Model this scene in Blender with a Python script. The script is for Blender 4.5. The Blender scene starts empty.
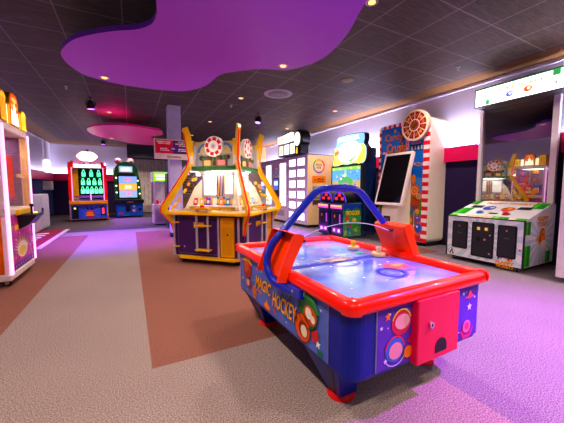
import bpy, bmesh, math, random
from mathutils import Vector, Matrix
random.seed(7)
PI = math.pi
COL = bpy.context.scene.collection
scene = bpy.context.scene

# ------------------------------------------------------------------ materials
def lin(c):
    return c / 12.92 if c <= 0.04045 else ((c + 0.055) / 1.055) ** 2.4
def rgb(h):
    h = h.lstrip('#')
    return tuple(lin(int(h[i:i + 2], 16) / 255) for i in (0, 2, 4)) + (1,)
MATS = {}
def mat(name, color, rough=.5, metal=0., emit=None, power=0., noise=.08, scale=9., bump=0., coat=0., spec=.2):
    if name in MATS: return MATS[name]
    m = bpy.data.materials.new(name); m.use_nodes = True
    nt = m.node_tree; n = nt.nodes; b = n['Principled BSDF']
    c = rgb(color)
    if not emit:                                   # slightly richer pigment
        g_ = .3 * c[0] + .59 * c[1] + .11 * c[2]; c = tuple(max(0, g_ + (x - g_) * 1.22) for x in c[:3]) + (1,)
    tc = n.new('ShaderNodeTexCoord'); nz = n.new('ShaderNodeTexNoise')
    nz.inputs['Scale'].default_value = scale; nz.inputs['Detail'].default_value = 4
    nt.links.new(tc.outputs['Object'], nz.inputs['Vector'])
    rp = n.new('ShaderNodeValToRGB')
    rp.color_ramp.elements[0].position = .3; rp.color_ramp.elements[1].position = .7
    rp.color_ramp.elements[0].color = tuple(x * (1 - noise) for x in c[:3]) + (1,)
    rp.color_ramp.elements[1].color = tuple(min(1, x * (1 + noise)) for x in c[:3]) + (1,)
    nt.links.new(nz.outputs['Fac'], rp.inputs['Fac'])
    nt.links.new(rp.outputs['Color'], b.inputs['Base Color'])
    b.inputs['Roughness'].default_value = rough; b.inputs['Metallic'].default_value = metal
    b.inputs['Specular IOR Level'].default_value = spec
    if coat: b.inputs['Coat Weight'].default_value = coat; b.inputs['Coat Roughness'].default_value = .08
    if emit:
        b.inputs['Emission Color'].default_value = rgb(emit); b.inputs['Emission Strength'].default_value = power
    if bump:
        bp = n.new('ShaderNodeBump'); bp.inputs['Strength'].default_value = bump; bp.inputs['Distance'].default_value = .004
        nt.links.new(nz.outputs['Fac'], bp.inputs['Height']); nt.links.new(bp.outputs['Normal'], b.inputs['Normal'])
    MATS[name] = m
    return m
def ink(h, rough=.45):
    return mat('printed_' + h.lstrip('#'), h, rough, noise=.04)
def glow(h, p):
    return mat('lit_%s_%g' % (h.lstrip('#'), p), h, .5, emit=h, power=p, noise=.03)
def glass(name, tint='#ffffff', amount=1.0):
    if name in MATS: return MATS[name]
    m = bpy.data.materials.new(name); m.use_nodes = True
    nt = m.node_tree; n = nt.nodes; n.remove(n['Principled BSDF'])
    t = n.new('ShaderNodeBsdfTransparent'); t.inputs['Color'].default_value = rgb(tint)
    g = n.new('ShaderNodeBsdfGlossy'); g.inputs['Roughness'].default_value = .03
    lw = n.new('ShaderNodeLayerWeight'); lw.inputs['Blend'].default_value = .5
    pw = n.new('ShaderNodeMath'); pw.operation = 'POWER'; pw.inputs[1].default_value = 4
    mu = n.new('ShaderNodeMath'); mu.operation = 'MULTIPLY_ADD'; mu.inputs[1].default_value = .55 * amount; mu.inputs[2].default_value = .035 * amount
    mx = n.new('ShaderNodeMixShader')
    nt.links.new(lw.outputs['Facing'], pw.inputs[0]); nt.links.new(pw.outputs[0], mu.inputs[0]); nt.links.new(mu.outputs[0], mx.inputs[0])
    nt.links.new(t.outputs[0], mx.inputs[1]); nt.links.new(g.outputs[0], mx.inputs[2])
    nt.links.new(mx.outputs[0], n['Material Output'].inputs['Surface'])
    MATS[name] = m
    return m
def carpet(name, dark, light, scale=150):
    m = bpy.data.materials.new(name); m.use_nodes = True
    nt = m.node_tree; n = nt.nodes; b = n['Principled BSDF']
    tc = n.new('ShaderNodeTexCoord'); a = n.new('ShaderNodeTexNoise'); a.inputs['Scale'].default_value = scale; a.inputs['Detail'].default_value = 2
    w = n.new('ShaderNodeTexNoise'); w.inputs['Scale'].default_value = 1.3
    nt.links.new(tc.outputs['Object'], a.inputs['Vector']); nt.links.new(tc.outputs['Object'], w.inputs['Vector'])
    rp = n.new('ShaderNodeValToRGB'); rp.color_ramp.elements[0].position = .34; rp.color_ramp.elements[1].position = .66
    rp.color_ramp.elements[0].color = rgb(dark); rp.color_ramp.elements[1].color = rgb(light)
    nt.links.new(a.outputs['Fac'], rp.inputs['Fac'])
    mx = n.new('ShaderNodeMix'); mx.data_type = 'RGBA'; mx.blend_type = 'MULTIPLY'; mx.inputs['Factor'].default_value = .25
    nt.links.new(rp.outputs['Color'], mx.inputs['A']); nt.links.new(w.outputs['Fac'], mx.inputs['B'])
    nt.links.new(mx.outputs['Result'], b.inputs['Base Color'])
    b.inputs['Roughness'].default_value = .95; b.inputs['Specular IOR Level'].default_value = .1
    bp = n.new('ShaderNodeBump'); bp.inputs['Strength'].default_value = .5; bp.inputs['Distance'].default_value = .004
    nt.links.new(a.outputs['Fac'], bp.inputs['Height']); nt.links.new(bp.outputs['Normal'], b.inputs['Normal'])
    return m

# ------------------------------------------------------------------ mesh builder
def V(*a): return Vector(a)
class Fr:                      # a flat drawing frame: origin, right, up (the normal is right x up)
    def __init__(s, o, u, v):
        s.o = Vector(o); s.u = Vector(u).normalized(); s.v = Vector(v).normalized(); s.n = s.u.cross(s.v)
    def p(s, a, b, l=0): return s.o + s.u * a + s.v * b + s.n * l
    def at(s, a, b, l=0): return Fr(s.p(a, b, l), s.u, s.v)
LIFT = .0016
TXT = {}
def text_mesh(s):
    if s in TXT: return TXT[s]
    cu = bpy.data.curves.new('t', 'FONT'); cu.body = s; cu.size = 1; cu.offset = .018; cu.resolution_u = 2
    o = bpy.data.objects.new('t', cu); COL.objects.link(o)
    dg = bpy.context.evaluated_depsgraph_get(); dg.update()
    me = bpy.data.meshes.new_from_object(o.evaluated_get(dg))
    vs = [(v.co.x, v.co.y) for v in me.vertices]; fs = [tuple(p.vertices) for p in me.polygons]
    x0 = min(v[0] for v in vs); x1 = max(v[0] for v in vs); y0 = min(v[1] for v in vs); y1 = max(v[1] for v in vs)
    vs = [((x - x0) / (x1 - x0) - .5, (y - y0) / (y1 - y0) - .5) for x, y in vs]
    bpy.data.objects.remove(o); bpy.data.meshes.remove(me); bpy.data.curves.remove(cu)
    TXT[s] = (vs, fs)
    return TXT[s]
def clip(poly, x0, y0, x1, y1):
    def cut(ps, ins, inter):
        out = []
        for i, p in enumerate(ps):
            q = ps[i - 1]
            if ins(p):
                if not ins(q): out.append(inter(q, p))
                out.append(p)
            elif ins(q): out.append(inter(q, p))
        return out
    def ix(x): return lambda a, b: (x, a[1] + (b[1] - a[1]) * (x - a[0]) / (b[0] - a[0]))
    def iy(y): return lambda a, b: (a[0] + (b[0] - a[0]) * (y - a[1]) / (b[1] - a[1]), y)
    for ins, it in ((lambda p: p[0] >= x0, ix(x0)), (lambda p: p[0] <= x1, ix(x1)), (lambda p: p[1] >= y0, iy(y0)), (lambda p: p[1] <= y1, iy(y1))):
        if poly: poly = cut(poly, ins, it)
    return poly
def circ(cx, cy, rx, ry=None, n=20, a0=0., a1=2 * PI):
    ry = rx if ry is None else ry
    full = abs(a1 - a0 - 2 * PI) < 1e-6
    k = n if full else n + 1
    return [(cx + rx * math.cos(a0 + (a1 - a0) * i / n), cy + ry * math.sin(a0 + (a1 - a0) * i / n)) for i in range(k)]
def rrect(x0, y0, x1, y1, r, n=5):
    out = []
    for cx, cy, a in ((x1 - r, y0 + r, -PI / 2), (x1 - r, y1 - r, 0), (x0 + r, y1 - r, PI / 2), (x0 + r, y0 + r, PI)):
        out += [(cx + r * math.cos(a + PI / 2 * i / n), cy + r * math.sin(a + PI / 2 * i / n)) for i in range(n + 1)]
    return out
def starp(cx, cy, r, k=5, q=.42, rot=PI / 2):
    return [(cx + (r if i % 2 == 0 else r * q) * math.cos(rot + PI * i / k), cy + (r if i % 2 == 0 else r * q) * math.sin(rot + PI * i / k)) for i in range(2 * k)]

class B:
    def __init__(s, M=None):
        s.v = []; s.f = []; s.m = []; s.s = []; s.mats = []; s.M = M
    def mi(s, m):
        if m not in s.mats: s.mats.append(m)
        return s.mats.index(m)
    def add(s, vs, fs, m, smooth=False):
        k = len(s.v); i = s.mi(m)
        s.v += [(s.M @ Vector(v)) if s.M else Vector(v) for v in vs]
        s.f += [tuple(k + a for a in f) for f in fs]; s.m += [i] * len(fs); s.s += [smooth] * len(fs)
    def box(s, x0, y0, z0, x1, y1, z1, m, bevel=0., seg=2):
        x0, x1 = min(x0, x1), max(x0, x1); y0, y1 = min(y0, y1), max(y0, y1); z0, z1 = min(z0, z1), max(z0, z1)
        vs = [(x, y, z) for z in (z0, z1) for x, y in ((x0, y0), (x1, y0), (x1, y1), (x0, y1))]
        fs = [(3, 2, 1, 0), (4, 5, 6, 7), (0, 1, 5, 4), (1, 2, 6, 5), (2, 3, 7, 6), (3, 0, 4, 7)]
        if not bevel: s.add(vs, fs, m); return
        bm = bmesh.new(); bv = [bm.verts.new(v) for v in vs]
        for f in fs: bm.faces.new([bv[i] for i in f])
        bmesh.ops.bevel(bm, geom=list(bm.edges), offset=min(bevel, .49 * min(x1 - x0, y1 - y0, z1 - z0)), segments=seg, affect='EDGES', profile=.5)
        bm.verts.index_update()
        s.add([v.co.copy() for v in bm.verts], [[v.index for v in f.verts] for f in bm.faces], m, False); bm.free()
    def prism(s, fr, pts, d, m, d0=0., side=None, smooth=False):     # pts in the frame, from depth d0 to d along its normal
        n = len(pts)
        ar = sum(pts[i - 1][0] * pts[i][1] - pts[i][0] * pts[i - 1][1] for i in range(n))
        if ar < 0: pts = pts[::-1]
        a, b = min(d, d0), max(d, d0)
        vs = [fr.p(x, y, a) for x, y in pts] + [fr.p(x, y, b) for x, y in pts]
        s.add(vs, [tuple(range(n))[::-1], tuple(range(n, 2 * n))], m)
        s.add(vs, [(i, (i + 1) % n, n + (i + 1) % n, n + i) for i in range(n)], side or m, smooth)
    def poly(s, fr, pts, m, lift=1):
        n = len(pts)
        if n < 3: return
        ar = sum(pts[i - 1][0] * pts[i][1] - pts[i][0] * pts[i - 1][1] for i in range(n))
        if ar < 0: pts = pts[::-1]
        s.add([fr.p(x, y, lift * LIFT) for x, y in pts], [tuple(range(n))], m)
    def rect(s, fr, x0, y0, x1, y1, m, lift=1): s.poly(fr, [(x0, y0), (x1, y0), (x1, y1), (x0, y1)], m, lift)
    def ring(s, fr, cx, cy, r0, r1, m, lift=1, n=24, a0=0., a1=2 * PI):
        o = circ(cx, cy, r1, n=n, a0=a0, a1=a1); i_ = circ(cx, cy, r0, n=n, a0=a0, a1=a1); k = len(o)
        rng = range(k) if abs(a1 - a0 - 2 * PI) < 1e-6 else range(k - 1)
        s.add([fr.p(x, y, lift * LIFT) for x, y in o + i_], [(j, (j + 1) % k, k + (j + 1) % k, k + j) for j in rng], m)
    def rays(s, fr, x0, y0, x1, y1, cx, cy, n, m, lift=1, share=.5, rot=0.):
        R = 5
        for i in range(n):
            a = rot + 2 * PI * i / n; b = a + 2 * PI / n * share
            p = clip([(cx, cy), (cx + R * math.cos(a), cy + R * math.sin(a)), (cx + R * math.cos(b), cy + R * math.sin(b))], x0, y0, x1, y1)
            if p: s.poly(fr, p, m, lift)
    def text(s, fr, t, cx, cy, w, h, m, lift=2, skew=0., curve=0.):
        vs, fs = text_mesh(t)
        s.add([fr.p(cx + x * w + skew * y * h, cy + y * h + curve * (1 - 4 * x * x), lift * LIFT) for x, y in vs], fs, m)
    def strokes(s, fr, x0, x1, z, h, m, lift=3):        # a line of lettering too small to read
        x = x0
        while x < x1 - .012:
            w_ = min(random.uniform(.012, .026), x1 - x); s.rect(fr, x, z, x + w_, z + h * random.uniform(.8, 1), m, lift); x += w_ + (.006 if random.random() < .8 else .02)
    def cyl(s, p0, p1, r0, m, r1=None, n=16, smooth=True, caps=True):
        r1 = r0 if r1 is None else r1
        p0 = Vector(p0); p1 = Vector(p1); d = (p1 - p0).normalized()
        u = d.orthogonal().normalized(); w = d.cross(u)
        ring = lambda p, r: [p + (u * math.cos(2 * PI * i / n) + w * math.sin(2 * PI * i / n)) * r for i in range(n)]
        vs = ring(p0, r0) + ring(p1, r1)
        s.add(vs, [(i, (i + 1) % n, n + (i + 1) % n, n + i) for i in range(n)], m, smooth)
        if caps: s.add(vs, [tuple(range(n))[::-1], tuple(range(n, 2 * n))], m)
    def tube(s, pts, r, m, n=12, smooth=True):
        pts = [Vector(p) for p in pts]; rings = []
        u = None
        for i, p in enumerate(pts):
            d = ((pts[min(i + 1, len(pts) - 1)] - p).normalized() + (p - pts[max(i - 1, 0)]).normalized()).normalized()
            if u is None: u = d.orthogonal().normalized()
            else: u = (u - d * u.dot(d)).normalized()
            w = d.cross(u)
            rings.append([p + (u * math.cos(2 * PI * k / n) + w * math.sin(2 * PI * k / n)) * r for k in range(n)])
        vs = [v for q in rings for v in q]; fs = []
        for i in range(len(pts) - 1):
            fs += [(i * n + k, i * n + (k + 1) % n, (i + 1) * n + (k + 1) % n, (i + 1) * n + k) for k in range(n)]
        s.add(vs, fs, m, smooth)
        L = len(vs) - n
        s.add(vs, [tuple(range(n))[::-1], tuple(range(L, L + n))], m)
    def lathe(s, prof, o, m, n=20, smooth=True, ax=(0, 0, 1), caps=True):         # prof: (radius, height) from the bottom up
        o = Vector(o); d = Vector(ax).normalized(); u = d.orthogonal().normalized(); w = d.cross(u)
        vs = [o + d * z + (u * math.cos(2 * PI * k / n) + w * math.sin(2 * PI * k / n)) * r for r, z in prof for k in range(n)]
        fs = []
        for i in range(len(prof) - 1):
            fs += [(i * n + k, i * n + (k + 1) % n, (i + 1) * n + (k + 1) % n, (i + 1) * n + k) for k in range(n)]
        s.add(vs, fs, m, smooth)
        L = len(vs) - n
        if caps: s.add(vs, [tuple(range(n))[::-1], tuple(range(L, L + n))], m)
    def ball(s, c, r, m, n=14, sq=(1, 1, 1)):
        c = Vector(c); vs = []; k = n // 2
        for i in range(k + 1):
            t = PI * i / k
            for j in range(n):
                vs.append(c + V(math.sin(t) * math.cos(2 * PI * j / n) * sq[0], math.sin(t) * math.sin(2 * PI * j / n) * sq[1], -math.cos(t) * sq[2]) * r)
        fs = []
        for i in range(k):
            fs += [(i * n + j, i * n + (j + 1) % n, (i + 1) * n + (j + 1) % n, (i + 1) * n + j) for j in range(n)]
        s.add(vs, fs, m, True)
    def loft(s, loops, m, smooth=False, caps=True, closed=False):
        n = len(loops[0]); vs = [v for l in loops for v in l]; fs = []
        R = len(loops)
        for i in range(R if closed else R - 1):
            j = (i + 1) % R
            fs += [(i * n + k, i * n + (k + 1) % n, j * n + (k + 1) % n, j * n + k) for k in range(n)]
        s.add(vs, fs, m, smooth)
        if caps and not closed: s.add(vs, [tuple(range(n))[::-1], tuple(range((R - 1) * n, R * n))], m)
    def build(s, name, parent=None, loc=None, rotz=0., fix=False):
        me = bpy.data.meshes.new(name)
        me.from_pydata([tuple(v) for v in s.v], [], s.f)
        for m in s.mats: me.materials.append(m)
        for p, i, sm in zip(me.polygons, s.m, s.s): p.material_index = i; p.use_smooth = sm
        if fix:
            bm = bmesh.new(); bm.from_mesh(me); bmesh.ops.recalc_face_normals(bm, faces=bm.faces); bm.to_mesh(me); bm.free()
        me.update()
        o = bpy.data.objects.new(name, me); COL.objects.link(o)
        if parent: o.parent = parent
        if loc: o.location = loc
        o.rotation_euler.z = rotz
        return o

def tag(o, label, cat, group=None):
    o['label'] = label; o['category'] = cat
    if group: o['group'] = group
    return o
def thing(name, label, cat, loc, rotz=0., group=None):
    o = bpy.data.objects.new(name, None); COL.objects.link(o)
    o.empty_display_size = .1
    o.location = loc; o.rotation_euler.z = rotz
    return tag(o, label, cat, group)
def struct(b, name, parent=None):
    o = b.build(name, parent)
    o['kind'] = 'structure'
    return o
def lab(o, text):
    o['label'] = text
    return o
def dup(o, parent=None):
    c = o.copy(); COL.objects.link(c)
    if parent: c.parent = parent
    for ch in list(o.children): dup(ch, c)
    return c

# common materials
black = mat('black_plastic', '#121216', .35); charcoal = mat('charcoal_metal', '#26252b', .4)
white = mat('white_laminate', '#e9e6ea', .4); cream = mat('cream_laminate', '#e9dfd2', .45)
chrome = mat('chrome', '#cfcfd6', .15, 1.); brass = mat('brass', '#d2a545', .3, 1.)
yellow = mat('yellow_paint', '#f4c01c', .35, coat=.3); red = mat('red_paint', '#c8182a', .35)
rubber = mat('rubber', '#1a191b', .7)
clear = glass('clear_glass'); perspex = glass('clear_perspex', '#f4f6fb', 1.3)
def caster(parent, x, y, r=.032, z=None):
    b = B(); z = r if z is None else z
    b.cyl((x - .014, y, r), (x + .014, y, r), r, rubber, n=14)
    b.cyl((x - .018, y, r), (x + .018, y, r), r * .5, chrome, n=12)
    b.box(x - .024, y - .02, r * .9, x - .018, y + .02, r * 2.1, chrome); b.box(x + .018, y - .02, r * .9, x + .024, y + .02, r * 2.1, chrome)
    b.box(x - .03, y - .03, r * 2.05, x + .03, y + .03, r * 2.05 + .012, chrome)
    return b.build('caster', parent)
FRONT = lambda y=0., x=0., z=0.: Fr((x, y, z), (1, 0, 0), (0, 0, 1))
RIGHT = lambda x, y=0., z=0.: Fr((x, y, z), (0, 1, 0), (0, 0, 1))
LEFT = lambda x, y, z=0.: Fr((x, y, z), (0, -1, 0), (0, 0, 1))
TOP = lambda z, x=0., y=0.: Fr((x, y, z), (1, 0, 0), (0, 1, 0))
# ------------------------------------------------------------------ the room
XL, XR, YB, YF, HC = -2.79, 5.38, 14.7, -3.2, 2.93
brown = carpet('brown_carpet', '#57302a', '#a66f5c'); grey = carpet('grey_carpet', '#665550', '#b6a29b')
plum = carpet('plum_grey_carpet', '#4f434c', '#9f909b'); far = carpet('dark_carpet', '#3f3440', '#665563')
b = B()
xs = [XL - .3, -.90, .08, 1.56, 4.75, XR + .3]; ys = [YF - .3, 1.85, 3.10, 3.75, 8.1, 8.75, YB + .3]
def zone(i, j):
    if j == 0: return plum if i >= 3 else grey
    if j == 5: return far
    if j == 4: return grey
    if i == 1: return grey
    if i in (0, 2): return brown
    if i == 3: return brown if j == 2 else plum
    return plum
fl = Fr((0, 0, 0), (1, 0, 0), (0, 1, 0))
for i in range(5):
    for j in range(6): b.rect(fl, xs[i], ys[j], xs[i + 1], ys[j + 1], zone(i, j), 0)
b.box(XL - .3, YF - .3, -.12, XR + .3, YB + .3, -.004, charcoal)
struct(b, 'floor')

def wallmat(name, c, r=.7): return mat(name, c, r, noise=.03, scale=3., bump=.03)
upper = wallmat('upper_wall_paint', '#e2e0ec'); lower = wallmat('lower_wall_paint', '#20123a'); lowblue = wallmat('blue_lower_wall', '#2c3666')
def wall(name, x0, y0, x1, y1, split, low):
    b = B(); b.box(x0, y0, 0, x1, y1, split, low); b.box(x0, y0, split, x1, y1, HC, upper)
    return struct(b, name)
wall('wall_right', XR, YF, XR + .15, 11.9, 1.74, lower)
wall('wall_left', XL - .15, YF, XL, YB, 1.56, lowblue)
b = B(); b.box(XL - .15, YB, 0, 0.12, YB + .15, 1.56, lower); b.box(XL - .15, YB, 1.56, .12, YB + .15, HC, upper)
struct(b, 'wall_back')
b = B(); plank = mat('grey_planks', '#c4b6b2', .7, noise=.2, scale=5.)
gap = mat('plank_gap', '#4a4245', .8)
b.box(.12, YB - .02, 0, XR + .15, YB + .13, HC, gap)
x = .12
while x < XR:
    b.box(x + .006, YB - .04, .02, x + .15, YB - .02, 2.42, plank); x += .156
for z in (.28, 1.3, 2.2): b.box(.12, YB - .055, z, 1.3, YB - .04, z + .14, plank)
struct(b, 'wall_planks')
b = B(); b.box(XL - .15, YF - .15, 0, XR + .15, YF, 1.56, lower); b.box(XL - .15, YF - .15, 1.56, XR + .15, YF, HC, upper)
struct(b, 'wall_front')
b = B(); tanw = mat('tan_wood', '#b08a66', .55, noise=.15, scale=6.)
b.box(4.55, 11.75, 0, XR + .15, 12.0, HC, tanw); struct(b, 'wall_partition')
b = B(); b.box(-.06, 13.7, 2.4, XR, 14.0, HC, mat('dark_bulkhead', '#2b2630', .6)); struct(b, 'beam')
b = B(); lav = mat('lavender_pillar', '#c4c2e4', .6)
b.box(.79, 6.86, 0, 1.06, 7.13, HC, lav, .008); b.box(.78, 6.85, 0, 1.07, 7.14, .1, charcoal); struct(b, 'pillar')
# cove rails: a red ledge with an upward light strip behind it
rail = mat('crimson_rail', '#c4285a', .4, noise=.05); strip = glow('#fff1ff', 7.)
b = B(); b.box(XR - .09, YF, 1.60, XR - .065, 11.75, 1.87, rail); b.box(XR - .065, YF, 1.60, XR, 11.75, 1.625, rail)
b.box(XR - .05, YF, 1.80, XR - .02, 11.75, 1.815, strip); struct(b, 'trim_1')
b = B(); b.box(XL + .065, YF, 1.42, XL + .09, YB - .09, 1.72, rail); b.box(XL, YF, 1.42, XL + .065, YB, 1.445, rail)
b.box(XL + .02, YF, 1.64, XL + .05, YB - .1, 1.655, strip); struct(b, 'trim_2')
b = B(); b.box(XL + .065, YB - .09, 1.42, .12, YB - .065, 1.72, rail); b.box(XL, YB - .065, 1.42, .12, YB, 1.445, rail)
b.box(XL + .1, YB - .05, 1.64, .1, YB - .02, 1.655, strip); struct(b, 'trim_3')
b = B(); wl = mat('pale_cornice', '#d8d2e6', .5)
b.box(XR - .025, YF, HC - .06, XR, 11.75, HC - .03, wl); struct(b, 'trim_4')
b = B(); b.box(XL, YF, HC - .06, XL + .025, YB, HC - .03, wl); b.box(XL, YB - .025, HC - .06, .1, YB, HC - .03, wl); struct(b, 'trim_5')
b = B(); sk = mat('dark_skirting', '#1d1628', .5)
b.box(XR - .012, YF, 0, XR, 11.75, .1, sk); struct(b, 'baseboard_right')
b = B(); b.box(XL, YF, 0, XL + .012, YB, .1, sk); struct(b, 'baseboard_left')
b = B(); b.box(XL, YB - .012, 0, .1, YB, .1, sk); struct(b, 'baseboard_back')

# ceiling: dark tiles in a pale grid, a plain brown border along the walls
m = bpy.data.materials.new('ceiling_tiles'); m.use_nodes = True
nt = m.node_tree; n = nt.nodes; pb = n['Principled BSDF']
tc = n.new('ShaderNodeTexCoord'); mp = n.new('ShaderNodeMapping'); mp.inputs['Location'].default_value = (.007, -.057, 0)
nt.links.new(tc.outputs['Object'], mp.inputs['Vector'])
br = n.new('ShaderNodeTexBrick'); br.offset = 0; br.squash = 1
br.inputs['Scale'].default_value = 1; br.inputs['Brick Width'].default_value = .611; br.inputs['Row Height'].default_value = .611
br.inputs['Mortar Size'].default_value = .007; br.inputs['Mortar Smooth'].default_value = .1
nt.links.new(mp.outputs[0], br.inputs['Vector'])
mp2 = n.new('ShaderNodeMapping'); mp2.inputs['Scale'].default_value = (3, 26, 3); nt.links.new(tc.outputs['Object'], mp2.inputs['Vector'])
nz = n.new('ShaderNodeTexNoise'); nz.inputs['Scale'].default_value = 1.6; nz.inputs['Detail'].default_value = 5; nz.inputs['Distortion'].default_value = .8
nt.links.new(mp2.outputs[0], nz.inputs['Vector'])
rp = n.new('ShaderNodeValToRGB'); rp.color_ramp.elements[0].position = .3; rp.color_ramp.elements[1].position = .75
rp.color_ramp.elements[0].color = rgb('#2c2421'); rp.color_ramp.elements[1].color = rgb('#594a41')
nt.links.new(nz.outputs['Fac'], rp.inputs['Fac'])
mx = n.new('ShaderNodeMix'); mx.data_type = 'RGBA'
nt.links.new(br.outputs['Fac'], mx.inputs['Factor']); nt.links.new(rp.outputs['Color'], mx.inputs['A']); mx.inputs['B'].default_value = rgb('#7e7276')
nt.links.new(mx.outputs['Result'], pb.inputs['Base Color']); pb.inputs['Roughness'].default_value = .6; pb.inputs['Specular IOR Level'].default_value = .2
b = B(); cf = Fr((0, 0, HC), (0, 1, 0), (1, 0, 0))
border = mat('brown_ceiling_border', '#64492f', .6, noise=.06)
XBL, XBR, YBB = XL + .5, 4.98, 13.7
b.rect(cf, YF, XBL, YBB, XBR, m, 0)
b.rect(cf, YF, XBR, YBB, XR + .1, border, 0); b.rect(cf, YF, XL - .1, YBB, XBL, border, 0); b.rect(cf, YBB, XL - .1, YB + .1, XR + .1, border, 0)
b.box(XL - .15, YF - .15, HC + .004, XR + .15, YB + .15, HC + .12, charcoal)
struct(b, 'ceiling')

def smooth_loop(pts, k=5):
    out = []; n = len(pts)
    for i in range(n):
        p0, p1, p2, p3 = [Vector((*pts[(i + d) % n], 0)) for d in (-1, 0, 1, 2)]
        for j in range(k):
            t = j / k
            q = .5 * ((2 * p1) + (p2 - p0) * t + (2 * p0 - 5 * p1 + 4 * p2 - p3) * t * t + (3 * p1 - p0 - 3 * p2 + p3) * t ** 3)
            out.append((q.x, q.y))
    return out
def cloud(name, pts, z, m, edge, label):
    b = B(); fr = Fr((0, 0, z), (1, 0, 0), (0, 1, 0))
    b.prism(fr, smooth_loop(pts), .05, m, 0., side=edge)
    o = b.build(name, fix=True); tag(o, label, 'ceiling panel')
    cx = sum(p[0] for p in pts) / len(pts); cy = sum(p[1] for p in pts) / len(pts)
    for dx, dy in ((-.3, .2), (.3, .2), (-.3, -.3), (.3, -.3)):
        h = B(); h.cyl((cx + dx, cy + dy, z + .05), (cx + dx, cy + dy, HC), .006, chrome, n=6); h.build('suspension_rod', o)
    return o
S = .8148
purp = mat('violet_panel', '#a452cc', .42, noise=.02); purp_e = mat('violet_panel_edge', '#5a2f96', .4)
pts = [(.3, 3.22), (.32, 3.42), (.29, 3.67), (.15, 3.88), (-.09, 4.05), (-.33, 4.26), (-.56, 4.53), (-.73, 4.89), (-.78, 5.17), (-.73, 5.49), (-.58, 5.8), (-.31, 5.95), (.07, 6.03), (.57, 6.0), (1.0, 5.84), (1.27, 5.39), (1.37, 4.77), (1.61, 4.46), (1.88, 4.23), (2.22, 4.1), (2.41, 3.83), (2.5, 3.44), (2.4, 2.89), (2.23, 2.48), (2.0, 2.0), (1.6, 1.6), (1.1, 1.5), (.6, 1.9), (.32, 2.5)]
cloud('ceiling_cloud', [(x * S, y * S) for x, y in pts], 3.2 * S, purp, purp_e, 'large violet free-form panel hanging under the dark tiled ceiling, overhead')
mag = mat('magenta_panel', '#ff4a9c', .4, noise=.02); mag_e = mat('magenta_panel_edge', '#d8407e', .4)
pts = [(-1.12, 10.91), (-.85, 10.28), (-.45, 9.92), (-.06, 9.79), (.28, 9.84), (.62, 10.0), (.93, 10.19), (1.05, 10.91), (.71, 11.53), (1.04, 12.34), (1.54, 12.93), (.82, 13.62), (.07, 13.41), (-.74, 12.53), (-1.08, 11.82)]
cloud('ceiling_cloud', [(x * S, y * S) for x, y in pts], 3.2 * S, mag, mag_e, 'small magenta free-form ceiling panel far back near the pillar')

# recessed lamps, spotlights, vent
lens = glow('#ffb060', 2.6)
def downlight(x, y, z, label, grp='recessed ceiling lamps'):
    t = thing('ceiling_light', label, 'ceiling light', (x, y, z), 0, grp)
    r = B(); r.lathe([(.05, -.008), (.062, -.004), (.062, 0), (.045, 0)], (0, 0, 0), mat('lamp_ring', '#d8d0c8', .3), n=20, caps=False); r.build('trim_ring', t)
    l = B(); l.lathe([(.001, -.0065), (.036, -.0065), (.036, -.001)], (0, 0, 0), lens, n=16); l.build('lamp_lens', t)
    return t
DL = [(2.67, 2.73, 'lit recessed ceiling lamp right beside the large violet panel'), (2.53, 6.99, 'lit recessed ceiling lamp just left of the round vent'), (2.47, 9.87, 'lit recessed ceiling lamp above the round red and white coin machine sign'),
      (5.36, 6.85, 'lit recessed ceiling lamp above the tall lit screen with the green game'), (5.31, 9.65, 'lit recessed ceiling lamp above the white lockers'), (-.46, 10.06, 'lit recessed ceiling lamp in front of the magenta panel'),
      (2.4, 12.67, 'lit recessed ceiling lamp beyond the pillar')]
for x, y, l in DL: downlight(x * S, y * S, HC, l)
for x, y, l in [(2.12, 3.98, 'recessed lamp set in the right lobe of the violet ceiling panel'), (-.31, 5.78, 'recessed lamp set in the left lobe of the violet ceiling panel'), (-.53, 12.45, 'recessed lamp set in the magenta ceiling panel')]:
    downlight(x * S, y * S, 3.2 * S, l, 'lamps in the ceiling panels')
def par(x, y, label, tilt):
    t = thing('stage_spotlight', label, 'spotlight', (x, y, HC), 0, 'purple stage spotlights')
    a = B(); a.cyl((0, 0, 0), (0, 0, -.02), .035, black); a.cyl((0, 0, -.02), (0, 0, -.07), .01, black); a.build('mount', t)
    y_ = B(); y_.tube([(-.085, 0, -.17), (-.085, 0, -.09), (-.06, 0, -.07), (.06, 0, -.07), (.085, 0, -.09), (.085, 0, -.17)], .008, black, 8); y_.build('yoke', t)
    d = Vector(tilt).normalized(); c = V(0, 0, -.16)
    k = B(); k.cyl(c - d * .08, c - d * .03, .05, black, .075); k.cyl(c - d * .03, c + d * .07, .075, black)
    k.build('lamp_housing', t)
    l = B()
    u = d.orthogonal().normalized(); w = d.cross(u)
    for i in range(7):
        q = c + d * .0705 + ((u * math.cos(i * PI / 3) + w * math.sin(i * PI / 3)) * .045 if i < 6 else V(0, 0, 0))
        l.cyl(q - d * .002, q + d * .003, .017, glow('#b060ff', 9.), n=10)
    l.build('lamp_lens', t)
par(-.64, 7.05, 'black spotlight with purple lamps hanging above the walkway, left of the pillar', (.05, .15, -1))
par(2.83, 6.61, 'black spotlight with purple lamps hanging right of the coin machine fins', (-.2, -.1, -1))
par(-.80, 12.4, 'black spotlight hanging under the far ceiling beside the magenta panel', (-.1, .1, -1))
t = thing('ceiling_vent', 'round perforated air vent in the dark tiled ceiling', 'vent', (2.61, 5.1, HC))
b = B(); b.lathe([(.2, -.012), (.27, -.008), (.275, 0), (.2, 0)], (0, 0, 0), mat('vent_grey', '#b4acb0', .5), n=32, caps=False); b.build('vent_ring', t)
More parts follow.
